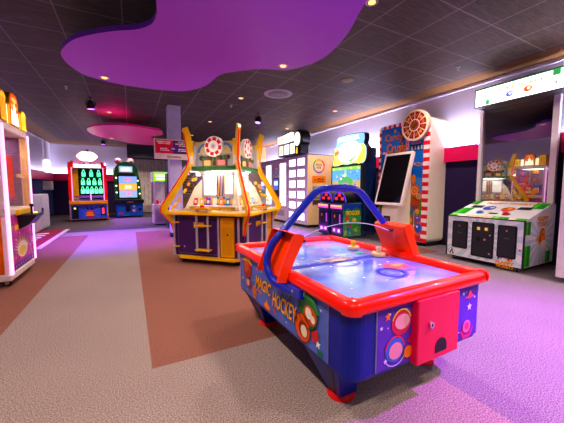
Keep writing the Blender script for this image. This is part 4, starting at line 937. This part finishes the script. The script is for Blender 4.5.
b.box(.1, .1, .70, W - .1, .85, .74, blu); b.box(.1, .3, .78, W - .1, .34, .86, mat('pink_purple_band', '#9a60c8', .4)); b.build('bottle_stage', A)
botm = mat('milky_bottle', '#b8f0d8', .3, emit='#4affb0', power=1.5)
for z, k in ((1.51, 3), (1.22, 4), (.93, 5)):
    for i in range(k):
        x = .30 + (.96 - .30) * (i + .5) / k
        b = B(); b.lathe([(.05, 0), (.056, .02), (.054, .14), (.034, .18), (.026, .22), (.03, .235)], (x, .48, z), botm, n=14); bo = b.build('bottle', A)
        b = B(); b.rect(FRONT(.413), x - .018, z + .12, x + .018, z + .20, mat('bottle_label', '#123a2c', .5)); b.build('bottle_label', bo)
b = B(); b.cyl((.60, -.02, .70), (.60, -.02, .95), .014, glow('#f0a0e0', 1.), n=10); b.build('aim_post', A)
b = B(); wf_ = Fr((0, .08, 0), (1, 0, 0), (0, 0, 1)); b.prism(wf_, [(.08, 1.78), (W - .04, 1.78), (W - .06, 1.96), (.86, 2.14), (.24, 2.14), (.10, 1.98)], .03, mat('pale_lilac_header', '#d8a8d8', .4), -.3)
g = wf_.at(0, 0, .03); b.rect(g, .10, 1.80, W - .06, 1.90, glow('#fff0f4', 2.2))
for i, c in enumerate(('#e03a3a', '#3a4ac0', '#f0a030', '#3a4ac0', '#c83a8a', '#f08a50')): b.rect(g, .30 + .10 * i, 1.90, .38 + .10 * i, 1.955, glow(c, 1.), 2)
for sx, xs_ in ((-1, (.02, .16, .10)), (1, (W - .02, W - .16, W - .10))):
    b.prism(wf_, [(xs_[0], 1.80), (xs_[1], 1.80), (xs_[1], 2.0), (xs_[2], 2.02)], .035, rd, .0)
b.rect(g, .12, 1.84, W - .08, 1.86, glow('#f0a0b0', 1.4), 2)
hd = b.build('header', A)
b = B(); cl = [(.55 + .30 * math.cos(a) * (1 + .04 * math.cos(6 * a)), 2.16 + .17 * math.sin(a) * (1 + .06 * math.cos(6 * a))) for a in [2 * PI * i / 40 for i in range(40)]]
b.prism(wf_, cl, .07, mat('orange_rim', '#e8502a', .4, emit='#ff5a20', power=.8), .0); b.poly(wf_.at(0, 0, .07), [(.55 + (x - .55) * .93, 2.16 + (z - 2.16) * .91) for x, z in cl], glow('#fffaf4', 4.), 1)
b.rect(wf_.at(0, 0, .07), .47, 2.18, .52, 2.2, glow('#e0c040', 1.2), 3); b.rect(wf_.at(0, 0, .07), .57, 2.18, .63, 2.2, glow('#c09040', 1.2), 3); b.rect(wf_.at(0, 0, .07), .48, 2.12, .62, 2.15, glow('#4a80d0', 1.2), 3)
b.build('cloud_sign', hd, fix=True)
b = B(); b.lathe([(.03, 0), (.045, .02), (.04, .05), (.01, .06)], (.56, .02, 2.335), mat('bell_bronze', '#7a4a3a', .4), n=12); b.build('bell', A)
for x in (.1, .98): caster(A, x, .1, .028); 

Bf = thing('bubble_game', 'green rounded machine with pink ears, stacked number panels and a blue base', 'arcade machine', (-.47, 12.35, 0), .10)
W = .90; gm_ = mat('leaf_green_shell', '#2a8a3c', .35, coat=.3); bb = mat('blue_print', '#2a56b8', .4, noise=.1)
b = B(); b.box(0, 0, .05, W, .9, .54, bb, .01); b.build('base_cabinet', Bf)
f = FRONT(0); b = B()
b.prism(f, rrect(.30, .22, .46, .46, .01), .012, black); b.build('coin_door', Bf)
b = B(); b.poly(f, circ(.15, .17, .09, .035), ink('#c83a4a'), 1); b.poly(f, [(.53, .30), (.65, .32), (.63, .22), (.58, .19), (.54, .22)], ink('#e04a6a'), 1); b.poly(f, circ(.59, .42, .04), ink('#c8b8d8'), 1); b.poly(f, circ(.57, .26, .025), ink('#f0d0d8'), 2)
b.rect(f, .74, .24, .84, .36, black, 1); b.rect(f, .48, .06, .49, .52, ink('#1a2a6a'), 1); b.rect(f, .2, .08, .42, .1, ink('#6a8ae0'), 1); b.build('front_graphics', Bf)
b = B(); b.box(-.03, -.12, .54, W + .03, .85, .68, mat('dark_counter', '#15131e', .35), .02); b.rect(FRONT(-.12), .35, .575, .56, .60, ink('#b89a5a')); b.build('counter', Bf)
ol = [(-.02, .66), (-.03, 1.7), (.02, 1.9), (.14, 2.06), (.32, 2.12), (.52, 2.10), (.68, 2.0), (.76, 1.85), (.86, 1.3), (.88, .66)]
b = B(); tf_ = Fr((0, .1, 0), (1, 0, 0), (0, 0, 1)); b.prism(tf_, ol, 0, gm_, -.75); b.build('tower', Bf, fix=True)
b = B(); b.prism(tf_, [(.07, .70), (.06, 1.62), (.70, 1.62), (.80, .70)], .012, black); g = tf_.at(0, 0, .012)
for z, c, s_ in ((1.30, '#7098e0', '40'), (1.03, '#f0a040', '50'), (.76, '#7c9ce0', '10')):
    b.rect(g, .12, z, .72, z + .26, glow(c, 1.3)); b.text(g, s_, .42, z + .13, .22, .13, glow('#ff5a50', 1.4) if s_ != '50' else glow('#fff0c0', 1.8), 3)
b.rect(g, .14, 1.57, .66, 1.60, ink('#5a4a3a'), 2); sc_ = b.build('number_panels', Bf)
b = B(); b.prism(tf_, rrect(.13, 1.70, .60, 1.95, .03), .03, white); b.rect(tf_.at(0, 0, .03), .16, 1.73, .57, 1.92, glow('#8ac8e8', 1.5)); b.poly(tf_.at(0, 0, .03), circ(.36, 1.82, .14, .05), glow('#e8f8ff', 2.), 2); b.build('header_panel', Bf)
b = B(); b.prism(tf_, [(.10, 1.60), (.68, 1.60), (.62, 1.69), (.13, 1.69)], .05, mat('dark_grille', '#20301f', .5)); b.build('grille', Bf)
for x in (.13, .56):
    b = B(); b.ball((x, .3, 2.13), .12, mat('pink_ear', '#96707a', .5)); b.ball((x, .20, 2.14), .06, mat('mauve_inner_ear', '#8a5a70', .5), 10); b.build('ear', Bf)
for x, z in ((.035, 1.5), (.03, 1.2), (.03, .95), (.76, 1.4), (.79, 1.15), (.81, .9)):
    b = B(); b.ball((x, .09, z), .03, glow('#ffe8d0', 2.), 8); b.build('bulb', Bf)
for x in (.1, .8): caster(Bf, x, .1, .026)

# plain steel cupboard, mat, wall lamp in the far left corner
Cb = thing('steel_cupboard', 'plain pale grey cupboard against the left wall near the red mat', 'cupboard', (-2.05, 8.75, 0), PI / 2)
gy = mat('pale_grey_steel', '#c2bccc', .45); b = B(); b.box(0, 0, .03, 1.5, .72, .95, gy, .01); b.box(.02, .02, 0, 1.48, .7, .035, charcoal); b.build('cabinet', Cb)
for x0, x1, hx_ in ((.03, .74, .70), (.76, 1.47, .80)):
    b = B(); f = FRONT(0); b.prism(f, [(x0, .07), (x1, .07), (x1, .92), (x0, .92)], .012, gy); d = b.build('door', Cb)
    b = B(); b.prism(f.at(0, 0, .012), rrect(hx_ - .02, .48, hx_ + .02, .6, .01), .012, black); b.build('handle', d)
b = B(); mt = carpet('red_mat_pile', '#7c1428', '#a82440', 120); b.box(-2.72, 6.6, 0, -1.56, 9.4, .012, mt); f = TOP(.012)
for i in range(5):
    y = 7.3 + i * .34
    for j in range(2): b.poly(f, [(-2.35 + j * .32, y), (-2.1 + j * .32, y), (-2.1 + j * .32, y + .16), (-2.2 + j * .32, y + .2), (-2.35 + j * .32, y + .14)], ink('#e8c8cc', .9), 1)
mo = tag(b.build('floor_mat'), 'crimson floor mat with white marks and a pale edge strip, by the left wall', 'mat')
b = B(); b.box(-1.56, 6.58, 0, -1.47, 9.42, .016, mat('mat_edge_strip', '#c8b8b8', .5), .004); b.build('edge_strip', mo)
t = thing('wall_lamp', 'slim white wall lamp on the pale upper wall in the far left corner', 'lamp', (XL, 13.4, 1.8))
b = B(); b.box(0, -.1, -.1, .04, .1, .4, white, .01); b.build('back_plate', t)
b = B(); b.lathe([(.02, -.12), (.09, -.1), (.10, .0), (.10, .3), (.06, .36)], (.13, 0, 0), glow('#fff8f0', 1.2), n=18); b.build('lamp_shade', t)
b = B(); b.cyl((.05, 0, .4), (.05, 0, 1.1), .03, white, n=12); b.build('conduit', t)
t = thing('wall_box', 'small grey box on the left wall right below the slim white lamp', 'box', (XL, 13.4, 1.05))
b = B(); b.box(.0, -.16, 0, .25, .16, .32, gy, .012); b.build('box_body', t)
b = B(); b.box(.25, -.13, .03, .262, .13, .29, mat('pale_box_lid', '#b8b4be', .4), .004); b.build('lid', t)

# hanging sign in front of the pillar
Hs = thing('hanging_sign', 'red, purple and cream sign board hanging in front of the pillar', 'sign', (.485, 6.74, 1.735), .03)
SM = Matrix.Scale(.72, 4)
b = B(SM); b.box(0, 0, 0, 1.12, .06, .60, mat('sign_cream', '#ecdcd4', .45), .006); f = FRONT(0)
b.rect(f, .03, .17, .53, .57, ink('#d83050')); b.rect(f, .53, .17, 1.09, .57, ink('#4a2a78'))
b.poly(f, circ(.53, .32, .10, .075, n=22), ink('#4a2a78'), 2); b.poly(f, circ(.53, .32, .06, .03), ink('#c8a0c8'), 3)
wt = ink('#f4dcdc')
def words(x0, x1, z, h, m_):
    x = x0
    while x < x1 - .02:
        w_ = min(random.uniform(.018, .03), x1 - x); b.rect(f, x, z, x + w_, z + h, m_, 3); x += w_ + (.004 if random.random() < .8 else .02)
words(.07, .46, .50, .035, wt); words(.11, .45, .45, .035, wt); words(.17, .38, .30, .03, wt); words(.17, .42, .25, .03, wt)
words(.68, .95, .50, .035, wt); words(.60, .98, .45, .035, wt); words(.70, .92, .40, .03, wt); words(.68, .98, .30, .03, wt); words(.68, 1.0, .25, .03, wt)
b.text(f, 'Gamestate', .55, .085, .40, .07, ink('#5a2a48'), 2); b.build('sign_board', Hs)
for x in (.1, 1.02):
    b = B(SM); b.cyl((x, .03, .60), (x, .03, 1.655), .005, chrome, n=6); b.build('hanging_wire', Hs)

# machines behind the coin pusher
Cm = thing('prize_cube', 'narrow pale crane cabinet with a bright green header, left of the pillar', 'arcade machine', (.62, 9.35, 0), .05)
b = B(); pkc = mat('pale_pink_cabinet', '#d8c0dc', .4); b.box(0, 0, .03, .40, .6, .62, pkc, .01)
for x in (0, .36): b.box(x, 0, .62, x + .04, .04, 1.3, pkc); b.box(x, .56, .62, x + .04, .6, 1.3, pkc)
b.box(0, .56, .62, .4, .6, 1.3, white); b.build('cabinet', Cm)
b = B(); b.box(-.01, -.01, 1.3, .41, .61, 1.6, white, .008); f = FRONT(-.01); b.rect(f, .01, 1.32, .39, 1.58, glow('#7ad02a', 1.2)); b.strokes(f, .06, .34, 1.45, .07, glow('#f4ffe0', 2.)); b.strokes(f, .08, .32, 1.36, .06, glow('#f4ffe0', 2.)); b.build('header_panel', Cm)
b = B(); b.box(.04, .005, .64, .36, .01, 1.28, clear); b.build('front_glass', Cm)
f = FRONT(0); b = B(); b.prism(f, rrect(.06, .1, .34, .5, .01), .01, mat('lilac_door', '#b89ac8', .4)); b.build('door', Cm)
for x, y, z, c, r in ((.11, .14, .66, '#e03a5a', .06), (.28, .16, .66, '#f0e0e8', .06), (.29, .42, .66, '#c83ab0', .06), (.11, .40, .66, '#5a8ad8', .06)):
    b = B(); b.ball((0, 0, 0), r, ink(c)); b.ball((0, -r * .55, r * .75), r * .55, ink(c), 10)
    o = b.build('plush_toy'); o.location = Cm.matrix_basis @ V(x, y, .62 + r)
    tag(o, {'#e03a5a': 'red plush toy inside the green-topped crane cabinet', '#f0e0e8': 'white plush toy inside the green-topped crane cabinet', '#c83ab0': 'magenta plush toy inside the green-topped crane cabinet', '#5a8ad8': 'blue plush toy inside the green-topped crane cabinet'}[c], 'plush toy', 'plush toys in the green-topped cabinet')
Ch = thing('change_machine', 'dark brown change machine with coloured lamps, behind the coin pusher at the pillar', 'vending machine', (.98, 8.2, 0), .03)
b = B(); b.box(0, 0, .04, .66, .55, 1.55, mat('dark_brown_steel', '#4a3830', .4, .3), .01); b.box(-.1, .02, .04, -.01, .5, 1.5, mat('dark_teal_side', '#24403f', .4), .008); b.build('cabinet', Ch)
f = FRONT(0); b = B()
for i, c in enumerate(('#40f070', '#40a0ff', '#e8f0ff', '#c080ff')): b.poly(f, circ(.1 + .12 * i, 1.49, .018), glow(c, 3.))
for z in (1.3, 1.15, .95): b.prism(f, [(.05, z), (.6, z), (.6, z + .09), (.05, z + .09)], .008, mat('bronze_plate', '#7a5a40', .35, .5)); b.rect(f.at(0, 0, .008), .3, z + .03, .55, z + .06, black)
b.build('control_plate', Ch)
Mz = thing('arched_game', 'machine with a white arched rainbow sign behind the coin pusher fin', 'arcade machine', (1.45, 9.6, 0), 0)
b = B(); b.box(0, 0, .04, .8, .6, 1.5, mat('plum_cabinet', '#5a3a68', .4), .01); b.build('cabinet', Mz)
b = B(); f = FRONT(0); b.prism(f, circ(.4, 1.5, .38, .42, n=24, a0=0, a1=PI), .02, white, -.1); g = f.at(0, 0, .02)
for i, c in enumerate(('#4a80d8', '#5ab84a', '#f0c040', '#e05a4a')): b.ring(g, .4, 1.5, .33 - .035 * i, .36 - .035 * i, glow(c, 1.), 1, 24, 0, PI)
b.poly(g, circ(.4, 1.5, .2, .2, n=20, a0=0, a1=PI), glow('#f8f4ff', 1.6)); b.build('arched_sign', Mz)
b = B(); b.rect(f, .08, .7, .72, 1.4, mat('dim_screen', '#3a2a50', .1, emit='#6a4a90', power=.5)); b.build('screen', Mz)

# ------------------------------------------------------------------ crane game at the left edge
Q = thing('crane_game', 'white crane game with pink tube lights and a flame-coloured crown, at the left edge', 'arcade machine', (-1.20, 4.17, 0), PI / 2)
Q.scale = (.91, 1, 1)
W, D = .98, 1.15
cwht = mat('warm_white_frame', '#ddcfc8', .35)
b = B(); b.box(0, 0, .07, W, D, .14, cwht, .01); b.box(.02, .02, .14, W - .02, D - .02, .82, cwht); b.box(0, 0, .80, W, D, .87, cwht, .008); b.build('base_cabinet', Q)
f = FRONT(.02); b = B(); b.prism(f, [(.07, .15), (W - .05, .15), (W - .05, .79), (.07, .79)], .008, mat('pink_firework_print', '#b84a90', .5, noise=.3, scale=9.)); g = f.at(0, 0, .008)
pal = ['#e8508a', '#f0d040', '#a050c0', '#f4e0c0', '#e87a3a', '#c83a8a']
for i in range(60): b.poly(g, circ(random.uniform(.1, .9), random.uniform(.18, .76), random.uniform(.012, .03), n=8), ink(random.choice(pal)), 1)
for a0 in range(14):
    a = PI * (.08 + .84 * a0 / 13); b.poly(g, [(.5 + .06 * math.cos(a - .3), .34 + .06 * math.sin(a - .3)), (.5 + .34 * math.cos(a), .34 + .22 * math.sin(a)), (.5 + .06 * math.cos(a + .3), .34 + .06 * math.sin(a + .3))], ink(['#f4e8a0', '#f0c830'][a0 % 2]), 2)
b.poly(g, circ(.5, .36, .2, .1, n=24), ink('#f8eec8'), 3); b.poly(g, circ(.5, .34, .14, .06, n=20), ink('#f0d050'), 4); b.rect(g, .2, .58, .8, .70, ink('#d04a90'), 2); b.rect(g, .24, .61, .76, .67, ink('#f0b848'), 3); b.rect(g, .08, .16, .92, .22, ink('#3a3a8a'), 2)
for i in range(9): b.poly(g, starp(.12 + .095 * i, .19, .024), ink('#f0a0c8'), 3)
b.build('front_graphics', Q)
f2 = LEFT(.02, D); b = B(); b.prism(f2, [(.05, .15), (D - .06, .15), (D - .06, .79), (.05, .79)], .008, mat('orange_flame_print', '#d8701a', .5, noise=.3, scale=8.)); g = f2.at(0, 0, .008)
for i in range(50): b.poly(g, circ(random.uniform(.1, D - .1), random.uniform(.18, .76), random.uniform(.015, .05), n=9), ink(random.choice(['#f0c83a', '#d8542a', '#f4e4b0', '#c83a2a', '#e8a02a'])), 1)
b.poly(g, circ(.85, .32, .16, .1), ink('#d83a2a'), 2); b.poly(g, circ(.86, .33, .09, .05), ink('#f4d050'), 3); b.build('side_graphics', Q)
wood = mat('pale_wood_post', '#dcb48a', .45, noise=.1)
for x, y, m_ in ((0, 0, cwht), (W - .07, 0, wood), (0, D - .07, cwht), (W - .07, D - .07, wood)):
    b = B(); b.box(x, y, .87, x + .07, y + .07, 1.78, m_, .008); b.build('corner_post', Q)
pinkl = mat('pink_tube_light', '#ffd8f8', .4, emit='#ff9af4', power=1.8)
for x, y, r, z0 in ((-.004, -.006, .019, .14), (W + .005, -.005, .012, .14)):
    b = B(); b.cyl((x, y, z0), (x, y, 1.80), r, pinkl, n=14); b.build('tube_light', Q)
b = B(); b.box(0, 0, 1.76, W, D, 1.84, cwht, .008); b.box(.07, D - .05, .87, W - .07, D - .02, 1.76, mat('crane_back', '#8a6a88', .4)); b.build('top_frame', Q)
b = B(); b.box(W - .035, .07, .87, W - .02, D - .07, 1.76, mat('coloured_side_wall', '#7a5680', .4, noise=.15)); sw_ = Fr((W - .035, D - .07, 0), (0, -1, 0), (0, 0, 1))
for i in range(26): b.poly(sw_, starp(random.uniform(.1, .9), random.uniform(.95, 1.7), random.uniform(.03, .09), 6, .5), ink(random.choice(pal)), 1 + i % 3)
b.build('inner_side_wall', Q)
b = B(); b.box(.07, .03, .87, W - .07, .035, 1.76, clear); b.build('front_glass', Q)
b = B(); b.box(.03, .07, .87, .035, D - .07, 1.76, clear); b.build('side_glass', Q)
b = B(); b.box(.60, .02, 1.24, W - .06, .045, 1.28, wood); b.box(.70, .10, 1.0, .72, .4, 1.5, mat('orange_poster', '#e0502a', .5)); b.build('glass_rail', Q)
b = B(); b.box(.05, .5, 1.68, W - .05, .54, 1.71, chrome); b.cyl((.5, .52, 1.42), (.5, .52, 1.68), .012, chrome, n=10); b.box(.43, .45, 1.6, .57, .59, 1.72, ora, .01); b.lathe([(.05, 0), (.06, .03), (.03, .08)], (.5, .52, 1.36), brass, n=14)
for k in range(3):
    a = 2 * PI * k / 3; b.tube([V(.5 + .04 * math.cos(a), .52 + .04 * math.sin(a), 1.37), V(.5 + .11 * math.cos(a), .52 + .11 * math.sin(a), 1.29), V(.5 + .05 * math.cos(a), .52 + .05 * math.sin(a), 1.20)], .008, brass, 8)
b.build('claw', Q)
b = B(); b.box(.38, -.17, .75, .78, .03, .785, black, .015); b.prism(Fr((.40, 0, 0), (0, 1, 0), (0, 0, 1)), [(-.16, .76), (-.09, .66), (.02, .60), (.02, .76)], .36, black); b.box(.30, -.03, .785, .90, .03, .85, mat('mustard_shelf', '#d8b03a', .4), .01); cn = b.build('control_console', Q)
b = B(); b.cyl((.56, -.09, .785), (.56, -.09, .875), .012, black, n=10); b.ball((.56, -.09, .89), .024, black, 12); b.build('joystick', cn)
b = B(); b.lathe([(.02, 0), (.02, .012), (.01, .018)], (.69, -.10, .785), glow('#f0e050', 1.2), n=14); b.build('button', cn)
b = B(); b.box(.0, .02, .84, .5, .03, .87, cwht); b.build('sill_strip', Q)
# flame crown
fire = [('#f0a020', 1.2), ('#fff0b0', 2.6), ('#f04a18', 1.2), ('#fff6d8', 3.0), ('#f8c030', 1.6)]
def crown_panel(x0, x1, h, m_, y=.02, rim=True):
    b = B(); f = FRONT(y); z = 1.84; r = (x1 - x0) / 2
    o = [(x0, z), (x1, z), (x1, z + h - r * .6)] + circ((x0 + x1) / 2, z + h - r * .6, r, r * .6, n=8, a0=0, a1=PI)[1:-1] + [(x0, z + h - r * .6)]
    b.prism(f, o, 0, mat('golden_black_edge', '#c8901a', .3, .4), -.10)
    c = ((x0 + x1) / 2, z + h / 2); b.poly(f, [(c[0] + (x - c[0]) * .86, c[1] + (v - c[1]) * .9) for x, v in o], m_, 1)
    return b, f
for x0, x1, h, k in ((.02, .22, .34, 0), (.20, .34, .26, 1), (.34, .66, .40, 2), (.64, .78, .24, 3), (.76, .97, .26, 4)):
    b, f = crown_panel(x0, x1, h, glow(*fire[k]), y=.02 - .025 * (k % 2 == 0))
    cx = (x0 + x1) / 2
    if k == 2:
        b.poly(f, [(cx - .13, 1.86), (cx + .13, 1.86), (cx + .1, 2.02), (cx + .05, 1.98), (cx, 2.12), (cx - .06, 1.99), (cx - .11, 2.04)], glow('#fff4c8', 3.), 2); b.poly(f, circ(cx, 2.15, .1, .03), glow('#ff9a30', 1.6), 2)
        for i in range(5): b.rect(f, cx - .12 + .05 * i, 2.05, cx - .10 + .05 * i, 2.09, glow('#ffb040', 1.6), 3)
    if k in (0, 4):
        for i in range(4): b.rect(f, x0 + .03 + .045 * i, 1.88, x0 + .045 + .045 * i, 1.84 + h - .08, ink('#3a2410'), 2)
    b.build('crown_panel', Q, fix=False)
b = B(); b.box(.0, .10, 1.84, .06, .95, 2.12, mat('golden_black_edge', '#c8901a', .3, .4), .01); b.rect(LEFT(0, .95), .04, 1.87, .8, 2.09, glow('#f0a838', 1.4)); b.build('crown_side', Q)
for x, y in ((.08, .06), (.9, .08), (.08, 1.05), (.9, 1.05)): caster(Q, x, y, .035)
inv = Q.matrix_basis.copy()
QM = Matrix.Translation(V(-1.20, 4.17, 0)) @ Matrix.Rotation(PI / 2, 4, 'Z') @ Matrix.Diagonal((.91, 1, 1, 1))
for x, y, z, kind, c, l in ((.72, .55, .87, 'box', '#d8281e', 'tall red prize box inside the crane game'), (.45, .35, .87, 'ball', '#f0a830', 'golden prize ball inside the crane game'), (.28, .62, .87, 'ball', '#c84ab0', 'magenta prize ball inside the crane game'), (.55, .8, .87, 'box', '#3a50b8', 'blue prize box inside the crane game'), (.82, .3, .87, 'ball', '#e8e0d8', 'white prize ball inside the crane game')):
    b = B()
    if kind == 'box': b.box(-.1, -.07, 0, .1, .07, .36, ink(c), .006); b.rect(FRONT(-.07), -.07, .08, .07, .26, ink('#f4e0b0')); b.poly(FRONT(-.07), starp(0, .17, .05), ink('#c8301e'), 2)
    else: b.ball((0, 0, .1), .1, ink(c), 16); b.cyl((0, 0, .195), (0, 0, .205), .03, ink('#ffffff'), n=10)
    o = b.build('prize_' + kind); o.location = QM @ V(x, y, z); o.rotation_euler.z = PI / 2 + random.uniform(-.3, .3); tag(o, l, 'prize', 'prizes in the crane game')
# ------------------------------------------------------------------ light
def light(kind, name, loc, energy, color, target=None, axis=None, **k):
    l = bpy.data.lights.new(name, kind); l.energy = energy; l.color = rgb(color)[:3]
    for a, v in k.items(): setattr(l, a, v)
    o = bpy.data.objects.new(name, l); COL.objects.link(o); o.location = loc
    d = (Vector(target) - Vector(loc)) if target else V(0, 0, -1)
    if axis:                                            # long side (size_y) along the given world axis
        z = -d.normalized(); y = Vector(axis); x = y.cross(z).normalized(); y = z.cross(x)
        o.rotation_euler = Matrix((x, y, z)).transposed().to_euler()
    else: o.rotation_euler = d.to_track_quat('-Z', 'Y').to_euler()
    return o
warm = '#ffe8da'
def spot(x, y, e, z=HC - .02, c=warm, size=2.5): light('SPOT', 'downlight_or_fill', (x, y, z), e, c, None, spot_size=size, spot_blend=.8, shadow_soft_size=.06)
for x, y, l in DL: spot(x * S, y * S, 190)
for x, y in ((-.3, 5.78 * S), (1.73, 3.24)): spot(x, y, 110, 3.2 * S - .02)
for x, y, e in ((2.0, -.6, 190), (4.35, .9, 260), (4.35, 3.2, 130), (-.4, -.6, 220), (-.4, 2.0, 220), (2.0, -2.4, 150), (4.35, -1.5, 160), (-1.2, 10.1, 260), (-.4, 12.6, 220), (.6, 12.8, 200)): spot(x, y, e)  # last three are fill spots added to brighten the back, without fixtures
# cove strips wash the upper walls
light('AREA', 'cove_lamp', (XR - .05, 4.4, 1.84), 950, '#dcd8ff', (XR, 4.4, 2.15), (0, 1, 0), spread=2.6, shape='RECTANGLE', size=.05, size_y=14.5)
light('AREA', 'cove_lamp', (XL + .05, 6., 1.67), 80, '#cfd0ff', (XL, 6., 1.98), (0, 1, 0), spread=2.6, shape='RECTANGLE', size=.05, size_y=17.)
light('AREA', 'cove_lamp', (-1.35, YB - .05, 1.67), 38, '#d8d8ff', (-1.35, YB, 1.98), (1, 0, 0), spread=2.6, shape='RECTANGLE', size=.05, size_y=2.7)
# purple stage spots
light('SPOT', 'stage_lamp', (-.64, 7.05, 2.65), 1900, '#7c3cff', (-.45, 7.3, 0), spot_size=1.5, spot_blend=1., shadow_soft_size=.07)
light('SPOT', 'stage_lamp', (2.83, 6.61, 2.65), 2200, '#a040ff', (2.5, 6.3, 0), spot_size=1.3, spot_blend=.9, shadow_soft_size=.07)
light('SPOT', 'stage_lamp', (-.8, 12.4, 2.65), 1500, '#a040ff', (-.9, 11.0, 0), spot_size=1.3, spot_blend=.9, shadow_soft_size=.07)
light('SPOT', 'stage_lamp', (3.2, .0, 2.75), 1500, '#c050f0', (2.6, .8, 0), spot_size=1.3, spot_blend=.9, shadow_soft_size=.07)
# inside the coin pusher, under its green roof; inside the crane game
light('AREA', 'pusher_lamp', (1.38, 4.54, 1.375), 24, '#fff2e2', (1.38, 4.54, 0), shape='SQUARE', size=.75)
for k in range(4):
    d = Matrix.Rotation(-PI / 4 + k * PI / 2, 4, 'Z') @ V(0, -1, 0); c = V(1.38, 4.54, 0)
    light('AREA', 'crown_lamp', c + d * .55 + V(0, 0, 1.46), 1.3, '#fff0d0', c + d * .33 + V(0, 0, 1.72), Matrix.Rotation(PI / 2, 3, 'Z') @ d, shape='RECTANGLE', size=.03, size_y=.5)
light('AREA', 'crane_lamp', (-1.75, 4.65, 1.75), 14, '#ffeee2', (-1.75, 4.65, 0), shape='SQUARE', size=.6)
w = bpy.data.worlds.new('hall_surroundings'); scene.world = w; w.use_nodes = True
w.node_tree.nodes['Background'].inputs[0].default_value = rgb('#2a2030'); w.node_tree.nodes['Background'].inputs[1].default_value = .2

# ------------------------------------------------------------------ camera
cam = bpy.data.cameras.new('camera'); cam.sensor_width = 36; cam.sensor_fit = 'HORIZONTAL'; cam.lens = 36 * 287 / 564; cam.clip_start = .02
co = bpy.data.objects.new('camera', cam); COL.objects.link(co); co.location = (0, 0, 1.1)
co.rotation_euler = (PI / 2 - math.atan(23 / 287), 0, -math.radians(27.83)); scene.camera = co
vs = scene.view_settings; vs.view_transform = 'Standard'; vs.look = 'None'; vs.gamma = 1; vs.exposure = .2; vs.use_curve_mapping = False
scene.cycles.max_bounces = 8; scene.cycles.transparent_max_bounces = 16; scene.cycles.sample_clamp_indirect = 6
